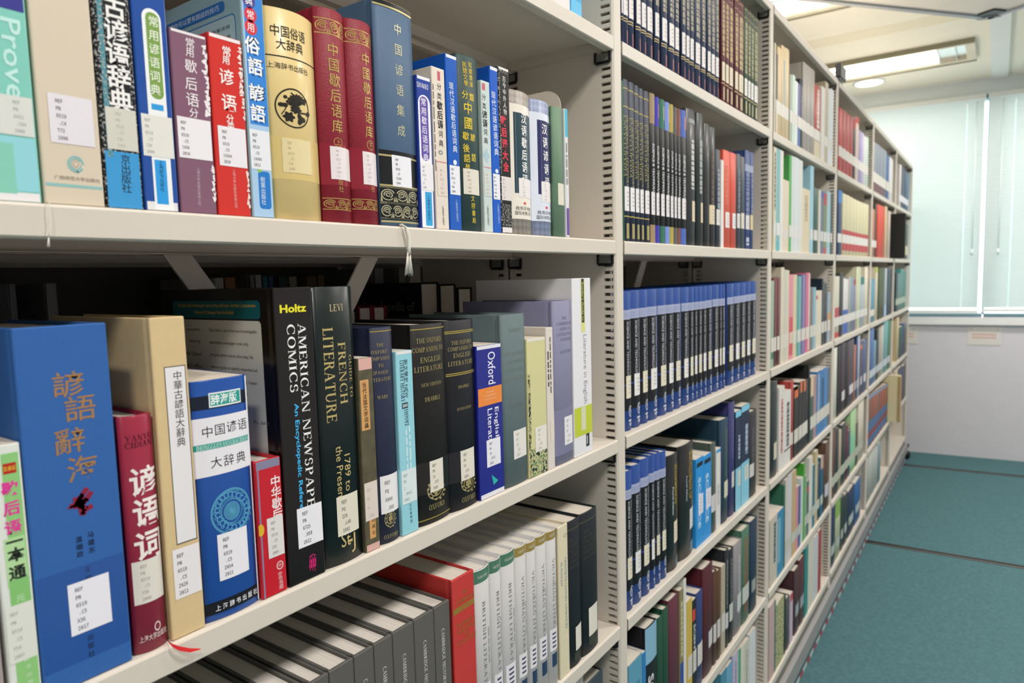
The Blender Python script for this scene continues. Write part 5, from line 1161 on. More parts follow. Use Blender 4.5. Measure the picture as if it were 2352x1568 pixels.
def row(bay, ri, ox_, oy_, sc_, vm, items, y=0.010, lab=(0.05, 0.085, '#dedbd6'), bind='hc', setdesc=None, D=0.15, stuff=False):
    """items: (left, right, top, colour, options) in pixels of a crop whose origin and scale are given; vm = photo row where left/right were read"""
    lev = ri+1; z = LEV[lev]+0.0003; last = bay*W+HU+0.0022; lim = (bay+1)*W-HU-(0.008 if stuff else 0.002)
    if bay == 4 and ri == 1: lim = 4.544
    if bay == 4 and ri == 4: lim = 4.527
    seq = 0
    for n, it in enumerate(items):
        a, c, t, col = it[:4]; o = it[4] if len(it) > 4 else {}
        ua, uc, vt = ox_+a/sc_, ox_+c/sc_, oy_+t/sc_
        yb = o.get('y', y)
        x0, x1 = aty(ua, vm, yb).x, aty(uc, vm, yb).x
        h = aty((ua+uc)/2, vt, yb).z-z
        if 'h' in o: h = o['h']
        ceil = LEV[lev-1]-LIP-z-0.004
        h = max(0.06, min(h, ceil))
        x0 = max(x0, last); x1 = min(max(x1, x0+0.004), lim); last = x1
        if x1-x0 < 0.003: continue
        desc = o.get('d') or (cname(col)+' book')
        key = '%s, %s from left, %s of the %s' % (desc, ORD[n], ROWN[ri], BAYN.get(bay, 'far bay'))
        b = Book('encyclopedia_volume' if o.get('set') else 'book', key, x0, x1, h, col, z=z, y=yb, D=o.get('D', D), bind=o.get('k', bind), sag=o.get('sag', 0.0025 if o.get('k', bind) == 'hc' else 0.0), rough=o.get('r', 0.45), mk=o.get('mk', 'plain'),
                 page=o.get('page', '#d8d0c2'), group=o.get('g', 'books on the %s of the %s' % (ROWN[ri], BAYN.get(bay, 'far bay'))), cat=o.get('cat', 'book'))
        for bb_ in o.get('b', []):                     # (from, to, colour[, x0, x1]) fractions of the height and width
            b.band(bb_[0]*b.h, bb_[1]*b.h, mat(bb_[2], 0.45), (bb_[3] if len(bb_) > 3 else 0)*b.w, (bb_[4] if len(bb_) > 4 else 1)*b.w, 0.00012 if len(bb_) < 6 else bb_[5])
        for st in o.get('s', []):                      # (from, to, x0, x1, colour) small print
            b.streak(st[2]*b.w, st[3]*b.w, st[0]*b.h, st[1]*b.h, st[4], n)
        for tx in o.get('t', []):                      # (text, z top, z bottom, x centre, cap height fraction, colour, font)
            g = roman(tx[0]) if tx[6] == 'rom' else glyphs(tx[0], 0.02 if tx[6] == 'sans' else 0.05); q = g[2]; ax = (tx[1]-tx[2])*b.h/(q[1]-q[0]); ah = tx[4]*b.w/(q[3]-q[2]); zc_ = (q[2]+q[3])/2
            b.put(g, lambda p, r__: (b.w*tx[3]+(r__-zc_)*ah, tx[1]*b.h-(p-q[0])*ax), mat(tx[5], 0.45))
        lb = o['L'] if 'L' in o else lab
        if lb:
            mb = MB(); xa, xb_ = (lb[3]*b.w, lb[4]*b.w) if len(lb) > 4 else (0.12*b.w, b.w)
            b.band(lb[0], lb[1], mat(lb[2], 0.45), xa, xb_, 0.0003, mb)
            if bay == 1:
                for q in range(4): b.band(lb[0]+(lb[1]-lb[0])*(0.72-0.17*q), lb[0]+(lb[1]-lb[0])*(0.79-0.17*q), mat('#c2beb8', 0.6), xa+(xb_-xa)*0.3, xa+(xb_-xa)*0.7, 0.00036, mb)
            b.call_mb.append(mb)
        if o.get('logo'):                              # white ring publisher mark on the blue foot
            cx, cz, r_ = b.w*0.62, 0.034, min(b.w*0.22, 0.007); m_ = mat('#d7dce6', 0.4)
            for q in range(14):
                t0_, t1_ = 2*math.pi*q/14, 2*math.pi*(q+1)/14
                b.poly([(cx+r_*k_*math.cos(g_), cz+1.5*r_*k_*math.sin(g_)) for k_, g_ in ((1, t0_), (1, t1_), (0.8, t1_), (0.8, t0_))], m_)
            b.poly([(cx-r_*0.5, cz+r_*0.9), (cx-r_*0.2, cz+r_*0.9), (cx+r_*0.4, cz-r_*0.9), (cx+r_*0.1, cz-r_*0.9)], m_); b.poly([(cx-r_*0.3, cz), (cx+r_*0.7, cz+r_*0.3), (cx+r_*0.7, cz), (cx-r_*0.3, cz-r_*0.3)], m_)
            b.band(0.016, 0.019, m_, b.w*0.4, b.w*0.86); b.band(0.008, 0.014, m_, b.w*0.5, b.w*0.62); b.band(0.008, 0.014, m_, b.w*0.7, b.w*0.82)
        if stuff: STUFF.append(b)
        else: b.done()

# ---- second bay
NV, G_ = '#22304e', '#8f8a6e'
def navy(a, c, **k): return (a, c, -160, NV, dict(d='navy gilt-lettered volume with white label', set=1, g='navy volumes with white labels', sag=0.003, h=0.262, L=(0.052, 0.093, '#e4e0de', 0.1, 1.0), b=[(0.173, 0.181, '#c0ab74'), (0.158, 0.164, '#c0ab74'), (0.03, 0.11, '#8c4a50', 0.5, 0.8)], s=[(0.4, 0.93, 0.2, 0.46, '#a8a28c'), (0.4, 0.93, 0.56, 0.82, '#a8a28c')], **k))
xsn = [(462, 482), (482, 545), (545, 612), (634, 695), (695, 757), (757, 832), (851, 910), (932, 1003), (1015, 1085), (1085, 1140), (1165, 1215), (1215, 1262), (1262, 1312), (1322, 1388), (1395, 1450), (1465, 1510), (1510, 1560), (1560, 1604)]
R0 = [navy(a, c) for a, c in xsn]
for a, c in ((1632, 1676), (1676, 1720), (1720, 1770), (1785, 1830), (1830, 1890)):
    R0.append((a, c, 10, '#5b2630', dict(d='maroon gilt volume with cream label', set=1, g='maroon and green gilt volumes', h=0.262, L=(0.052, 0.093, '#ddd2b4', 0.1, 1.0), b=[(0.173, 0.181, '#c0ab74'), (0.90, 0.905, '#c0ab74'), (0.97, 0.975, '#c0ab74'), (0.04, 0.15, '#b5a47c', 0.3, 0.7)], s=[(0.4, 0.86, 0.2, 0.46, '#c2ad7c'), (0.4, 0.86, 0.56, 0.82, '#c2ad7c')])))
for a, c in ((1897, 1940), (1940, 1975), (1975, 2012), (2012, 2060)):
    R0.append((a, c, 60, '#38483a', dict(d='green gilt volume with white label', set=1, g='maroon and green gilt volumes', h=0.262, L=(0.052, 0.093, '#e2e0dc', 0.1, 1.0), b=[(0.173, 0.181, '#c0ab74'), (0.90, 0.905, '#c0ab74'), (0.97, 0.975, '#c0ab74'), (0.04, 0.15, '#a8a47c', 0.3, 0.7)], s=[(0.4, 0.86, 0.2, 0.46, '#a8a57c'), (0.4, 0.86, 0.56, 0.82, '#a8a57c')])))
row(1, 0, 1340, 0, 5.113, 150, R0)

def sci_n(a, c, t): return (a, c, t, '#1f2a3f', dict(d='navy gilt-banded volume', set=1, g='navy gilt-banded volumes', mk='cloth', L=(0.052, 0.093, '#e9e6e6', 0.1, 1.0), b=[(0.94, 0.947, '#b5a75c'), (0.83, 0.837, '#b5a75c'), (0.155, 0.162, '#b5a75c'), (0.02, 0.115, '#a39a62', 0.3, 0.8)], t=[('OF SCIENCE & TECHNOLOGY', 0.78, 0.28, 0.55, 0.42, '#a59c60', 'rom'), ('ENCYCLOPEDIA', 0.78, 0.4, 0.2, 0.25, '#a59c60', 'rom')]))
def sci_b(a, c, t, top, sq): return (a, c, t, '#161718', dict(d='black volume with %s top and foot' % cname(top), set=1, g='black volumes with coloured ends', L=(0.052, 0.093, '#e6e2e4', 0.15, 1.0), b=[(0.80, 0.998, top), (0.002, 0.125, top), (0.86, 0.955, sq, 0.62, 1.0, 0.0002)], t=[('SCIENCE & TECHNOLOGY', 0.67, 0.29, 0.58, 0.5, '#dedede', 'sans')]))
R1 = [(118, 130, 60, '#3f6b58', dict(L=None)), sci_n(130, 178, 50), sci_n(178, 224, 75), sci_n(224, 262, 100), sci_n(262, 299, 125), sci_n(302, 346, 147),
      sci_b(350, 393, 165, '#9c8666', '#b59f7c'), sci_b(393, 429, 195, '#4138a8', '#d89aa8'), sci_b(432, 473, 215, '#2d6e58', '#c8c29a'), sci_b(475, 513, 238, '#7790d0', '#d8b0b4'), sci_b(513, 545, 255, '#b3a24a', '#d0c48c'), sci_b(545, 573, 280, '#5c5e5e', '#e08a8a'), sci_b(573, 604, 293, '#7a4c44', '#c88a80'), sci_b(606, 650, 303, '#4b66b4', '#e08a8c'),
      (654, 737, 298, '#2c2f2f', dict(d='tall dark grey volume with white script', sag=0.006, L=(0.05, 0.092, '#dfd0b0', 0.45, 0.9), s=[(0.42, 0.78, 0.4, 0.7, '#c9c9c4')], b=[(0.9, 0.93, '#9a9c9a', 0.2, 0.9)], mk='gloss')), (742, 798, 330, '#263030', dict(d='tall dark grey-green volume', L=(0.05, 0.092, '#dfd0b0', 0.4, 0.9), s=[(0.4, 0.8, 0.3, 0.6, '#a8b0ae')], sag=0.005, mk='gloss')),
      (800, 850, 418, '#2a2c2c', dict(L=None, sag=0.004, mk='gloss')), (850, 894, 445, '#2c2f2f', dict(L=(0.05, 0.092, '#dfd0b0', 0.0, 0.9), s=[(0.3, 0.8, 0.2, 0.5, '#6a5a50')], sag=0.004, mk='gloss')), (895, 934, 632, '#2c3440', dict(s=[(0.4, 0.8, 0.3, 0.7, '#9aa4ac')])), (935, 957, 720, '#e4e1de', dict(L=None, k='pb')),
      (957, 1014, 640, '#d2553e', dict(L=(0.047, 0.083, '#e9e2e2', 0.25, 0.95), s=[(0.45, 0.85, 0.2, 0.6, '#d8745c')])), (1014, 1066, 660, '#cf5240', dict(L=(0.047, 0.083, '#e9e2e2', 0.3, 0.95))), (1068, 1102, 668, '#3a424a', dict(s=[(0.4, 0.85, 0.3, 0.7, '#7f868c')])), (1102, 1137, 692, '#434c54', dict(L=(0.05, 0.088, '#dcd6c0'))),
      (1140, 1180, 640, '#2c4378', dict(b=[(0.79, 0.86, '#a0a8c0')], s=[(0.35, 0.78, 0.2, 0.45, '#8c93a8'), (0.35, 0.78, 0.55, 0.8, '#8c93a8'), (0.03, 0.12, 0.2, 0.8, '#b8c0d0')], d='blue volume with pale band')), (1180, 1209, 655, '#2c4378', dict(b=[(0.79, 0.86, '#a0a8c0')], s=[(0.35, 0.78, 0.3, 0.7, '#8c93a8')], d='blue volume with pale band', L=(0.05, 0.088, '#d9c892')))]
row(1, 1, 1400, 170, 3.646, 520, R1)

def enc(a, c, t, lc='#e2ddd0', th=1.0): return (a, c, t, '#27498f', dict(d='blue encyclopedia volume with black title panel', set=1, g='blue encyclopedia set with black panels', sag=0.005, r=0.42, D=0.165, logo=1, cat='encyclopedia',
    b=[(0.145, 0.80, '#0f1014'), (0.80, 0.868, '#a4acc8'), (0.843, 0.846, '#7f8ab4', 0, 1, 0.0002), (0.83, 0.833, '#7f8ab4', 0, 1, 0.0002), (0.817, 0.82, '#7f8ab4', 0, 1, 0.0002), (0.325, 0.337, '#2c4690', 0, 1, 0.0002)],
    t=[('SCIENCE AND TECHNOLOGY', 0.785, 0.36, 0.38, 0.2, '#b4b7be', 'sans'), ('ENCYCLOPEDIA OF PHYSICAL', 0.785, 0.36, 0.74, 0.2, '#b4b7be', 'sans')], L=(0.058, 0.098, lc, 0.2, 0.88)))
E1, E2 = '#e2dcc4', '#e8e6e4'
R2 = [enc(a, c, t, l) for a, c, t, l in ((126, 192, 315, E1), (192, 265, 307, E2), (265, 329, 303, E1), (329, 408, 297, E2), (412, 483, 292, E1), (483, 540, 289, E2), (540, 599, 286, E1), (606, 663, 283, E2), (663, 700, 281, E1), (700, 730, 279, E2), (733, 769, 277, E1), (769, 806, 275, E2), (808, 852, 269, E1), (858, 905, 263, E2), (905, 927, 262, E1), (927, 955, 261, E2), (978, 1029, 254, E1), (1032, 1079, 249, E2), (1080, 1124, 244, E1), (1125, 1166, 238, E2), (1167, 1210, 234, E1))]
row(1, 2, 1400, 580, 3.564, 780, R2, y=0.014)

R3 = [enc(a, c, t, l) for a, c, t, l in ((150, 220, 705, E1), (220, 299, 648, E2), (299, 376, 592, E1), (376, 420, 562, E2), (420, 470, 545, E1), (470, 526, 530, E1))]
R3 += [(531, 634, 425, '#0e1413', dict(d='thick black volume with long yellow title', sag=0.006, r=0.4, mk='gloss', h=0.24, L=(0.055, 0.1, '#e2d9bc', 0.45, 0.9), t=[('ENCYCLOPEDIA OF ELECTRICAL', 0.9, 0.42, 0.84, 0.17, '#b59c3c', 'sans'), ('ENGINEERING', 0.9, 0.56, 0.62, 0.17, '#b59c3c', 'sans'), ('Fourth Edition', 0.72, 0.48, 0.4, 0.1, '#c9d8dc', 'sans')], b=[(0.02, 0.1, '#5a7480', 0.6, 0.9)], D=0.17)), (636, 777, 345, '#13110f', dict(d='thick black volume with yellow title', sag=0.007, r=0.4, mk='gloss', h=0.245, L=(0.055, 0.1, '#dfdcd6', 0.6, 0.98), t=[('MATERIALS PARTS AND FINISHES', 0.92, 0.42, 0.84, 0.16, '#b3963a', 'sans'), ('ENCYCLOPEDIA OF', 0.92, 0.5, 0.64, 0.16, '#b3963a', 'sans'), ('Fourth Edition', 0.72, 0.5, 0.42, 0.07, '#b9c8d2', 'sans')], b=[(0.03, 0.11, '#6d8490', 0.65, 0.95)], D=0.17)),
       (779, 846, 590, '#2a8fd6', dict(d='bright blue paperback with white turned title', k='pb', b=[(0.9, 0.95, '#1a1f24', 0.1, 0.9)], t=[('SCIENCE', 0.78, 0.2, 0.45, 0.34, '#cfe8f6', 'sans')], L=(0.07, 0.115, '#ddddec', 0.3, 0.95))), (846, 917, 560, '#2a8fd6', dict(d='bright blue paperback with white turned title', k='pb', b=[(0.9, 0.95, '#1a1f24', 0.1, 0.9)], t=[('SCIENCE', 0.78, 0.2, 0.45, 0.34, '#cfe8f6', 'sans')], L=(0.07, 0.115, '#ddddec', 0.3, 0.95))),
       (917, 962, 455, '#47524a', dict(L=(0.05, 0.09, '#cfcdc8', 0.1, 1.0), s=[(0.4, 0.8, 0.3, 0.6, '#5c675e')])), (962, 1001, 508, '#dcd9d8', dict(k='pb', L=None, b=[(0.95, 0.99, '#3a9ad6')], t=[('SCIENCE', 0.55, 0.3, 0.45, 0.4, '#a9a6a6', 'sans')])), (1001, 1079, 240, '#1d3a4c', dict(d='tall dark teal volume', sag=0.004, L=(0.06, 0.1, '#d9d6bc', 0.4, 0.95), s=[(0.2, 0.9, 0.5, 0.8, '#4c6456')])), (1079, 1130, 90, '#37376c', dict(d='tall indigo volume', L=(0.07, 0.11, '#d2d2d6', 0.4, 1.0), s=[(0.5, 0.85, 0.4, 0.7, '#5c5c88')])),
       (1132, 1184, 170, '#1f2c46', dict(d='navy and pale blue paperback', k='pb', b=[(0.94, 0.998, '#7cc8e4'), (0.002, 0.43, '#86c6dc')], L=(0.06, 0.1, '#c8d2cc', 0.4, 0.95), s=[(0.5, 0.75, 0.5, 0.8, '#a8b4c8')])), (1184, 1256, 118, '#1f2c46', dict(d='navy and pale blue paperback', k='pb', b=[(0.94, 0.998, '#7cc8e4'), (0.002, 0.43, '#86c6dc')], L=(0.06, 0.1, '#c8d2cc', 0.4, 0.95), s=[(0.5, 0.8, 0.5, 0.8, '#a8b4c8')])), (1258, 1325, 172, '#2c2a2b', dict(L=(0.055, 0.09, '#d4d0cc', 0.1, 0.6), s=[(0.3, 0.8, 0.3, 0.7, '#56524f')]))]
row(1, 3, 1400, 900, 3.92, 1130, R3, y=0.010)

R4 = [(165, 286, 1365, '#5d9cb6', dict(k='pb', L=None, s=[(0.2, 0.8, 0.5, 0.8, '#4a86a4')])), (288, 320, 1300, '#2f7cba', dict(k='pb', L=None)), (322, 424, 1050, '#17181c', dict(d='black volume with pale blue top', b=[(0.72, 0.998, '#86b4cc')], t=[('SCIENCE', 0.62, 0.1, 0.4, 0.45, '#e4e6e6', 'sans')], L=None, D=0.16)), (427, 476, 985, '#1f4a36', dict(L=None)), (476, 526, 905, '#1f4a36', dict(L=None)), (528, 617, 810, '#5c2a38', dict(L=None, mk='cloth')), (620, 655, 740, '#8a8058', dict(k='pb', b=[(0.002, 0.4, '#2f4e98')], s=[(0.45, 0.9, 0.3, 0.7, '#c9c4a0')], L=None)), (655, 679, 650, '#dcd9d2', dict(k='pb', L=None)),
      (681, 731, 835, '#c9ae4c', dict(L=(0.05, 0.1, '#d4d0c4', 0.2, 1.0), k='pb')), (731, 768, 830, '#18191c', dict(d='black paperback with white title', k='pb', t=[('SCIENTISTS', 0.74, 0.25, 0.5, 0.45, '#dcdcdc', 'sans')], b=[(0.78, 0.9, '#cf4034', 0.0, 0.7)], L=(0.05, 0.1, '#d4d0c4'))), (768, 828, 760, '#2a3c70', dict(L=(0.05, 0.1, '#d8d5cc', 0.2, 1.0))), (830, 918, 530, '#4e1a22', dict(d='tall dark red volume', sag=0.003, L=(0.06, 0.1, '#d2d0d4', 0.5, 1.0))), (918, 952, 580, '#523626', dict(L=(0.055, 0.1, '#d4d0cc'))), (952, 986, 570, '#5a3c28', dict(L=(0.055, 0.1, '#d4d0cc'))), (988, 1022, 530, '#b3a690', dict(k='pb', L=(0.055, 0.1, '#d4d0cc'))), (1025, 1056, 345, '#23262a', dict(s=[(0.4, 0.9, 0.3, 0.6, '#7c7f80')], h=0.25)), (1058, 1096, 385, '#1f2226', dict(L=(0.055, 0.1, '#c9ccc4'), s=[(0.3, 0.9, 0.3, 0.6, '#6c6f70')])), (1098, 1168, 330, '#8a8789', dict(s=[(0.2, 0.85, 0.55, 0.8, '#b0adb0')], L=(0.055, 0.1, '#c9ccc8', 0.4, 1.0))), (1168, 1236, 205, '#436a55', dict(d='mottled green and orange volume', mk='worn', L=(0.055, 0.1, '#c4cac2'), s=[(0.1, 0.9, 0.3, 0.45, '#9c5c3c'), (0.1, 0.9, 0.6, 0.75, '#9c5c3c')])), (1242, 1302, 130, '#22344a', dict(L=(0.055, 0.09, '#8c948c', 0.2, 0.8)))]
row(1, 4, 1400, 1160, 3.843, 1420, R4, y=0.008, lab=(0.05, 0.09, '#d0cfca'))
R5 = [(985, 1035, 1460, '#4a8ca4', dict(k='pb')), (1035, 1085, 1400, '#6fa4c4', dict(k='pb')), (1090, 1140, 1300, '#b9b4c8', dict(k='pb', s=[(0.3, 0.9, 0.4, 0.6, '#8c88a0')])), (1140, 1160, 1270, '#4ba06a', dict(k='pb')), (1162, 1190, 1240, '#d5d4ca', dict(k='pb')), (1190, 1235, 1200, '#c6c9b8', dict(k='pb', s=[(0.2, 0.9, 0.4, 0.6, '#98a08c')])), (1237, 1290, 1110, '#d4d8d8', dict(k='pb'))]
row(1, 5, 1400, 1160, 3.843, 1480, R5, y=0.008, lab=None)

# ---- third bay
T0 = [(150, 160, 380, '#d8d2c0', dict(k='pb')), (162, 180, 480, '#57524a', dict(k='pb', b=[(0.002, 0.3, '#d8ccb0')])), (182, 216, 425, '#d9c49c', {}), (216, 251, 410, '#d4c09a', dict(b=[(0.3, 0.85, '#9ab0b4', 0.4, 0.9)])), (251, 286, 435, '#d8c6a0', {}), (288, 312, 670, '#a8ac9c', dict(k='pb')), (312, 336, 672, '#c4dccc', dict(k='pb')), (337, 360, 730, '#e2e4e4', dict(k='pb')), (360, 384, 750, '#5c6498', dict(k='pb', b=[(0.002, 0.3, '#4a70a8')])), (384, 411, 710, '#3c3c42', dict(s=[(0.3, 0.9, 0.4, 0.7, '#a8a8a8')])), (411, 442, 560, '#a9a39c', dict(d='pale grey set volume')), (442, 478, 590, '#aaa59d', dict(d='pale grey set volume')), (478, 515, 620, '#a8a39b', dict(d='pale grey set volume')), (516, 571, 770, '#b3544a', dict(d='red book with white characters', b=[(0.002, 0.36, '#cfc4a4'), (0.24, 0.33, '#3c4a44')], s=[(0.42, 0.95, 0.35, 0.7, '#e6dcd4')])), (573, 606, 780, '#d9d4cc', dict(k='pb')), (606, 634, 735, '#b8ab92', dict(k='pb')), (636, 658, 800, '#d4dde0', dict(k='pb')), (658, 682, 800, '#e0e0de', dict(k='pb'))]
row(2, 0, 1740, 0, 3.921, 300, T0, y=0.008, lab=(0.06, 0.095, '#ddd9d0', 0, 1))
T1 = [(141, 166, 145, '#d4cdb4', dict(k='pb', s=[(0.4, 0.95, 0.3, 0.7, '#4a4a44')])), (166, 200, 160, '#7fb4b8', dict(k='pb', b=[(0.002, 0.1, '#5cb0bc')])), (200, 228, 175, '#e0dcd4', dict(k='pb')), (228, 280, 445, '#dbcdb8', dict(k='pb', L=None, b=[(0.2, 0.3, '#d6cfd2', 0.2, 0.8)])), (281, 302, 222, '#58ac5c', dict(d='tall green book', k='pb')), (302, 332, 228, '#cfd6d4', dict(k='pb')), (332, 364, 240, '#d4dadc', dict(k='pb')), (364, 401, 262, '#d8d8d2', dict(k='pb')), (401, 468, 525, '#dccdae', dict(k='pb', L=None, s=[(0.5, 0.9, 0.3, 0.7, '#b0a488')])), (470, 500, 315, '#9cc8d8', dict(d='tall pale blue book', k='pb')), (505, 546, 515, '#33574c', dict(mk='cloth')), (548, 567, 530, '#d2d0c4', dict(k='pb')), (567, 591, 545, '#67708c', dict(k='pb', b=[(0.9, 0.998, '#4450a8')])), (591, 621, 560, '#7c8a5c', dict(k='pb', b=[(0.8, 0.998, '#b83c48'), (0.002, 0.1, '#b84858')])), (621, 654, 545, '#a4c4cc', dict(k='pb')), (655, 671, 570, '#34524c', dict(k='pb'))]
row(2, 1, 1740, 300, 3.921, 540, T1, y=0.008, lab=(0.045, 0.08, '#dddbd8', 0.1, 1))
T2 = [(120, 146, 175, '#9cb4a0', dict(k='pb', b=[(0.1, 0.3, '#3c7c58')])), (148, 177, 155, '#6b3a3e', dict(s=[(0.3, 0.9, 0.4, 0.6, '#98706c')])), (177, 206, 150, '#6b3a3e', dict(s=[(0.3, 0.9, 0.4, 0.6, '#98706c')])), (208, 236, 55, '#d8ceb8', dict(d='tall cream book', k='pb')), (236, 258, 75, '#c8c8bc', dict(k='pb')), (258, 281, 80, '#d9cdb4', dict(k='pb')), (283, 318, 118, '#dc8f9c', dict(k='pb', b=[(0.05, 0.5, '#cc5460')], L=(0.05, 0.085, '#dcc8b0', 0.1, 1))), (318, 350, 120, '#d8c8a4', dict(k='pb')), (352, 390, 133, '#58a09c', dict(d='teal and white striped paperback', k='pb', b=[(0.02, 0.99, '#a4ccc8', 0.6, 0.75)])), (390, 429, 118, '#6a5c98', dict(k='pb', b=[(0.02, 0.99, '#b8b4d0', 0.5, 0.65)])), (429, 468, 103, '#cf6c84', dict(k='pb', b=[(0.02, 0.99, '#e8c0c0', 0.6, 1.0)])), (470, 496, 250, '#7c7a74', dict(k='pb')), (496, 521, 235, '#88b4c4', dict(k='pb')), (522, 574, 265, '#dcd2bc', dict(k='pb', b=[(0.85, 0.92, '#cc4a34', 0, 0.3)])), (575, 586, 155, '#1c2c38', dict(d='tall navy book', k='pb')), (586, 604, 180, '#5c5c54', {}), (604, 626, 195, '#3f4850', {}), (627, 652, 280, '#9cacb8', dict(k='pb', b=[(0.4, 0.6, '#d09c5c')]))]
row(2, 2, 1740, 600, 3.921, 770, T2, y=0.008, lab=(0.045, 0.085, '#dcd8cc', 0.1, 1))
T3 = [(118, 192, 220, '#22292a', dict(d='thick black volume', sag=0.006, mk='gloss', L=(0.05, 0.1, '#d8d0b4', 0.4, 0.9), s=[(0.3, 0.9, 0.3, 0.6, '#3c4444')])), (192, 240, 268, '#dcd8d2', dict(d='white book with red turned lettering', k='pb', s=[(0.2, 0.85, 0.4, 0.7, '#b84a44')], L=None)), (240, 298, 308, '#dedcd6', dict(d='white book with black turned lettering', k='pb', s=[(0.25, 0.85, 0.35, 0.75, '#5c5a58')], b=[(0.2, 0.22, '#2c2c2c')], L=None)), (300, 326, 218, '#a44038', dict(d='tall red book', L=(0.05, 0.09, '#dcccbc', 0, 1))), (328, 366, 265, '#2c2a26', dict(d='black book with orange top', k='pb', b=[(0.84, 0.998, '#d8703c', 0, 0.9), (0.95, 0.998, '#e4dcd0')])), (368, 399, 222, '#282624', dict(d='black book with orange top', k='pb', b=[(0.84, 0.998, '#d8743c', 0.4, 1.0)])), (399, 430, 213, '#282624', dict(d='black book with orange top', k='pb', b=[(0.84, 0.998, '#d8743c', 0.4, 1.0)])), (430, 455, 203, '#34323a', {}), (456, 470, 85, '#1a1a1c', dict(d='tall black book', L=None)), (472, 500, 180, '#4c6058', dict(k='pb', b=[(0.7, 0.998, '#d8c4a0')])), (500, 526, 170, '#a8888c', dict(k='pb')), (528, 560, 130, '#3c7cb4', dict(k='pb', b=[(0.3, 0.95, '#d8d4c4', 0.45, 0.65)])), (560, 598, 115, '#3a78b0', dict(k='pb', s=[(0.3, 0.85, 0.4, 0.7, '#1c2c44')])), (598, 620, 95, '#4a86bc', dict(k='pb')), (620, 642, 95, '#5c6c7c', dict(k='pb'))]
row(2, 3, 1740, 820, 3.921, 1000, T3, y=0.008, lab=(0.045, 0.09, '#d8d5c8', 0, 1))
T4 = [(115, 180, 1440, '#c8c0b0', dict(k='pb', L=None, s=[(0.3, 0.9, 0.5, 0.8, '#3c5c64')])), (180, 238, 1375, '#3c88b0', dict(k='pb', L=None, b=[(0.2, 0.9, '#78aec0', 0, 0.5)])), (240, 250, 1160, '#2f6450', dict(d='tall dark green book', L=None)), (252, 276, 1100, '#cfcac4', dict(k='pb')), (276, 306, 1060, '#d0ced2', dict(k='pb')), (306, 346, 1030, '#c4a880', dict(k='pb')), (347, 366, 1170, '#d48c98', dict(k='pb')), (366, 386, 1160, '#4a5a98', dict(k='pb')), (386, 408, 1090, '#c4d0c8', dict(k='pb')), (409, 422, 960, '#4ca83c', dict(d='tall bright green book', k='pb', L=None)), (423, 440, 1070, '#8ca48c', dict(k='pb')), (440, 460, 1120, '#4c6c60', dict(k='pb', b=[(0.8, 0.9, '#b84848')])), (460, 490, 905, '#d8d6cc', dict(d='tall white book', k='pb')), (491, 512, 975, '#2f7488', dict(k='pb')), (512, 536, 850, '#c8b890', dict(d='tall tan book', k='pb')), (537, 560, 960, '#2c4458', {}), (561, 584, 905, '#28607c', dict(k='pb', b=[(0.8, 0.998, '#d0b09c')])), (586, 606, 895, '#54382c', dict(L=None)), (607, 641, 770, '#5c4434', dict(d='tall brown book', L=(0.05, 0.1, '#c4c4d0', 0, 1)))]
row(2, 4, 1740, 820, 3.921, 1190, T4, y=0.006, lab=(0.045, 0.08, '#c4c8bc', 0, 1))
T5 = [(92, 132, 965, '#c4a8a4', dict(k='pb', L=None)), (133, 142, 930, '#3c7470', dict(k='pb', L=None)), (142, 204, 935, '#97a05c', dict(d='patterned yellow green book', k='pb', mk='marbled', L=None)), (206, 222, 900, '#1c2420', dict(L=None)), (222, 250, 910, '#4c4f50', dict(L=None)), (251, 272, 880, '#c4b4c4', dict(k='pb', b=[(0.85, 0.998, '#c04c50')], L=None)), (285, 322, 690, '#4a3034', {}), (322, 360, 610, '#583034', {}), (361, 384, 530, '#2f8c88', dict(k='pb', L=None)), (386, 424, 480, '#d4d0c0', dict(k='pb', L=None)), (424, 460, 450, '#c8ccce', dict(k='pb', L=None)), (461, 482, 405, '#a43c40', dict(k='pb', L=None))]
row(2, 5, 1740, 1100, 3.35, 1400, T5, y=0.006, lab=(0.06, 0.1, '#9ca4a8', 0.2, 1))

# ---- fourth, fifth and last bay: past the 300 nearest, one object
rw = lambda *a, **k: row(*a, stuff=True, y=0.008, **k)
def S6(o, l): return [tuple(x) for x in l]
rw(3, 0, 1740, 0, 3.921, 300, [(738, 772, 975, '#c04c48'), (772, 806, 1000, '#b84846'), (806, 836, 1030, '#c04e4a'), (836, 868, 1050, '#b44440'), (869, 890, 1080, '#3a3436', dict(b=[(0.85, 0.998, '#d83c34')])), (890, 918, 1055, '#e0c8bc', dict(b=[(0.9, 0.998, '#e84838')])), (919, 946, 1180, '#a498c4'), (946, 966, 1200, '#c4bcd8'), (966, 985, 1230, '#dcdcdc'), (986, 1008, 1240, '#c8dccc')], lab=(0.06, 0.1, '#e2dcd2', 0, 1))
rw(3, 1, 1740, 300, 3.921, 540, [(727, 763, 535, '#3a4a6c', dict(b=[(0.8, 0.998, '#4a84c4')]))] + [(a, c, t, '#d2cba4', dict(b=[(0.08, 0.42, '#b8383c')])) for a, c, t in ((767, 796, 565), (796, 830, 580), (830, 862, 598), (862, 890, 615), (890, 920, 630), (920, 946, 642), (946, 973, 652), (973, 1001, 662))], lab=(0.05, 0.085, '#e0dcd6', 0, 1))
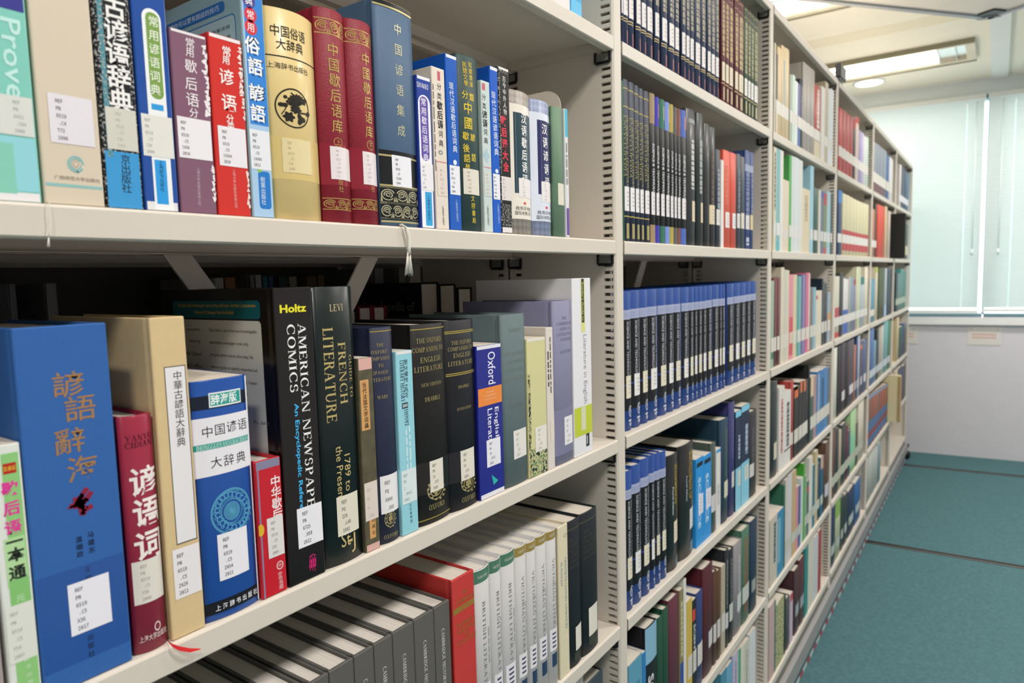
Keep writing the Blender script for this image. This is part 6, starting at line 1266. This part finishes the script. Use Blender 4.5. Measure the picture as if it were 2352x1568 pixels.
rw(3, 2, 1740, 600, 3.921, 680, [(694, 742, 135, '#cfcab4', dict(b=[(0.25, 0.5, '#b8404c'), (0.02, 0.1, '#c04040')])), (742, 776, 105, '#2c3436'), (778, 800, 155, '#d8d4d0', dict(b=[(0.02, 0.45, '#3f64b4')])), (800, 821, 160, '#d0d0d0', dict(b=[(0.02, 0.45, '#3f64b4')])), (821, 845, 140, '#a4a4a0'), (845, 866, 145, '#7c98a8'), (866, 890, 165, '#8c86a4', dict(b=[(0.9, 0.998, '#a84850')])), (893, 930, 50, '#d4d0b4', dict(b=[(0.02, 0.99, '#b8d4a4', 0.3, 0.6)])), (932, 964, 140, '#b0bcc8', dict(b=[(0.85, 0.998, '#1c7474')])), (966, 1000, 50, '#dcd4bc')], lab=(0.05, 0.085, '#dcdad4', 0, 1))
rw(3, 3, 1740, 600, 3.921, 900, [(690, 716, 780, '#d8d8c8', dict(L=None)), (718, 746, 760, '#1f1c20', dict(L=None)), (746, 790, 735, '#3a2830'), (790, 808, 730, '#241a20', dict(L=None)), (808, 866, 710, '#4a3c44'), (866, 886, 760, '#a86c54'), (886, 900, 690, '#2c3a6c'), (900, 918, 670, '#a4b4c8'), (918, 942, 720, '#5c4c58', dict(b=[(0.85, 0.93, '#c86848')])), (942, 976, 712, '#4a5c84')], lab=(0.05, 0.09, '#d8d4d4', 0.3, 1))
rw(3, 4, 1740, 820, 3.921, 1040, [(678, 706, 655, '#6a4438'), (706, 736, 640, '#2c3a3c'), (736, 758, 660, '#b4a488'), (758, 800, 600, '#343a3a'), (800, 820, 610, '#6c2c30'), (820, 838, 660, '#34506c'), (838, 884, 480, '#a4c894', dict(b=[(0.1, 0.6, '#8ccca0')])), (885, 906, 590, '#584c44'), (906, 952, 405, '#d0cab8')], lab=(0.05, 0.09, '#bcc0ac', 0, 1))
rw(3, 5, 1740, 1100, 3.35, 1200, [(563, 602, 200, '#2a3450'), (602, 640, 150, '#b8c09c', dict(b=[(0.7, 0.998, '#8cb458')])), (640, 664, 140, '#28382f'), (664, 692, 120, '#2c3838'), (692, 742, 80, '#22304c'), (744, 790, 20, '#2c5c94')], lab=(0.05, 0.09, '#b8c0bc', 0.2, 0.9))
rw(4, 0, 1740, 0, 3.921, 380, [(1050, 1078, 1285, '#8c949c', dict(b=[(0.02, 0.3, '#6c3c44')])), (1078, 1104, 1300, '#8890a0', dict(b=[(0.02, 0.3, '#6c3c44')])), (1104, 1132, 1325, '#8c94a0', dict(b=[(0.02, 0.3, '#6c3c44')])), (1132, 1166, 1350, '#8a94a0', dict(b=[(0.02, 0.3, '#5c4454')])), (1168, 1190, 1400, '#3c68a4'), (1192, 1224, 1425, '#dcd8d8')], lab=(0.05, 0.1, '#dcd8cc', 0, 1))
rw(4, 1, 1740, 300, 3.921, 540, [(1032, 1058, 705, '#b87850'), (1058, 1076, 660, '#3c2c2c'), (1078, 1142, 672, '#d83c18', dict(L=None)), (1148, 1168, 680, '#d4b890', dict(L=None)), (1180, 1198, 722, '#d0c4b8', dict(L=None))], lab=(0.05, 0.085, '#e0dcd6', 0, 1))
rw(4, 2, 1740, 600, 3.921, 640, [(1015, 1064, 160, '#5a94ac', dict(b=[(0.15, 0.3, '#dcd8c8')])), (1066, 1088, 52, '#d4c8ac', dict(b=[(0.9, 0.998, '#b4c048')])), (1092, 1148, 58, '#3f4c20', dict(L=None)), (1152, 1170, 60, '#b0b8c0', dict(b=[(0.02, 0.25, '#a8c4ec')])), (1174, 1200, 65, '#2c3c48'), (1200, 1226, 70, '#2a3440')], lab=None)
rw(4, 3, 1740, 600, 3.921, 860, [(1012, 1046, 605, '#4c6ca4'), (1046, 1068, 720, '#6c94a8'), (1070, 1088, 610, '#2c342c'), (1090, 1116, 600, '#a8a49c'), (1116, 1130, 580, '#c8c4b8'), (1132, 1170, 535, '#6ca4a4'), (1172, 1192, 530, '#3c7c58'), (1194, 1222, 525, '#c8ccc4')], lab=(0.04, 0.08, '#c4ccd0', 0, 1))
rw(4, 4, 1740, 820, 3.921, 970, [(992+24*i, 1015+24*i, 350-16*i, ('#8c5c48', '#7c5448', '#984c3c')[i % 3], dict(b=[(0.05, 0.5, '#3f6c9c'), (0.93, 0.998, '#7c98b4')])) for i in range(8)], lab=(0.05, 0.08, '#8c3c3c', 0, 1))
rw(4, 5, 1740, 820, 3.921, 1100, [(976, 1004, 930, '#a8aca4'), (1004, 1030, 880, '#b8bcb4'), (1030, 1058, 840, '#b4b8b0'), (1058, 1080, 820, '#b8bcb4'), (1082, 1106, 780, '#7c98a0')], lab=None)
rw(5, 0, 1740, 0, 3.921, 420, [(1280, 1298, 1480, '#d4ccc8'), (1298, 1326, 1500, '#344058'), (1326, 1346, 1530, '#343c54'), (1346, 1366, 1560, '#3c6c94')], lab=(0.04, 0.08, '#d8d4dc', 0, 1))
rw(5, 1, 1740, 300, 3.921, 540, [(1304, 1330, 830, '#3c5058'), (1330, 1358, 840, '#34484c')], lab=(0.03, 0.09, '#d4c8a4', 0, 1))
rw(5, 2, 1740, 600, 3.921, 640, [(1252, 1270, 100, '#2c4448'), (1270, 1290, 110, '#6c8484'), (1290, 1316, 65, '#4c8884'), (1316, 1340, 90, '#4c8078')], lab=(0.04, 0.08, '#a8b4a0', 0, 1))
rw(5, 3, 1740, 600, 3.921, 820, [(1252, 1270, 510, '#c8b890'), (1270, 1308, 590, '#2a5048'), (1308, 1326, 560, '#344878'), (1326, 1342, 600, '#6c6434')], lab=None)
rw(5, 4, 1740, 820, 3.921, 900, [(1238, 1262, 120, '#c4b498'), (1262, 1300, 100, '#3c4058'), (1300, 1332, 80, '#4c4c60')], lab=None)
z = LEV[5]+0.0003                          # two things that jut out in front of the others
b = Book('book', 'cream spiral-bound book jutting out of the shelf in the far bay', 4.528, 4.556, 0.285, '#d9cfa4', z=z, y=-0.057, D=0.2, bind='pb', mk='card', rough=0.6, group='books jutting out in the far bays')
s_ = MB(); wire = mat('#b08a58', 0.4)
for k in range(19): s_.cyl((-0.003, -0.006, 0.012+k*0.0145), (-0.003, 0.014, 0.012+k*0.0145), 0.0038, 0.0038, wire, 6)
b.extra.append(('spiral_binding', s_, 'tan spiral binding down the edge')); b.done()
b = Book('book', 'thick black box file jutting out slightly on the second far shelf near the window', 4.545, 4.584, 0.262, '#262422', z=LEV[2]+0.0003, y=-0.057, D=0.2, mk='leather', rough=0.6, group='books jutting out in the far bays')
b.done()
mb = MB()
for b in STUFF:
    for part in [b.cov, b.page]+b.call_mb:
        base = len(mb.v); mb.v += [(p[0]+b.x0, p[1]+b.y0, p[2]+b.z0) for p in part.v]
        idx = [mb.mi(m_) for m_ in part.mats]
        mb.f += [tuple(base+i for i in f) for f in part.f]; mb.m += [idx[i] for i in part.m]; mb.sm += part.sm
o = mb.build('distant_books'); tag(o, 'hundreds of blurred books filling the three far bays beside the window', 'books', None, 'stuff')
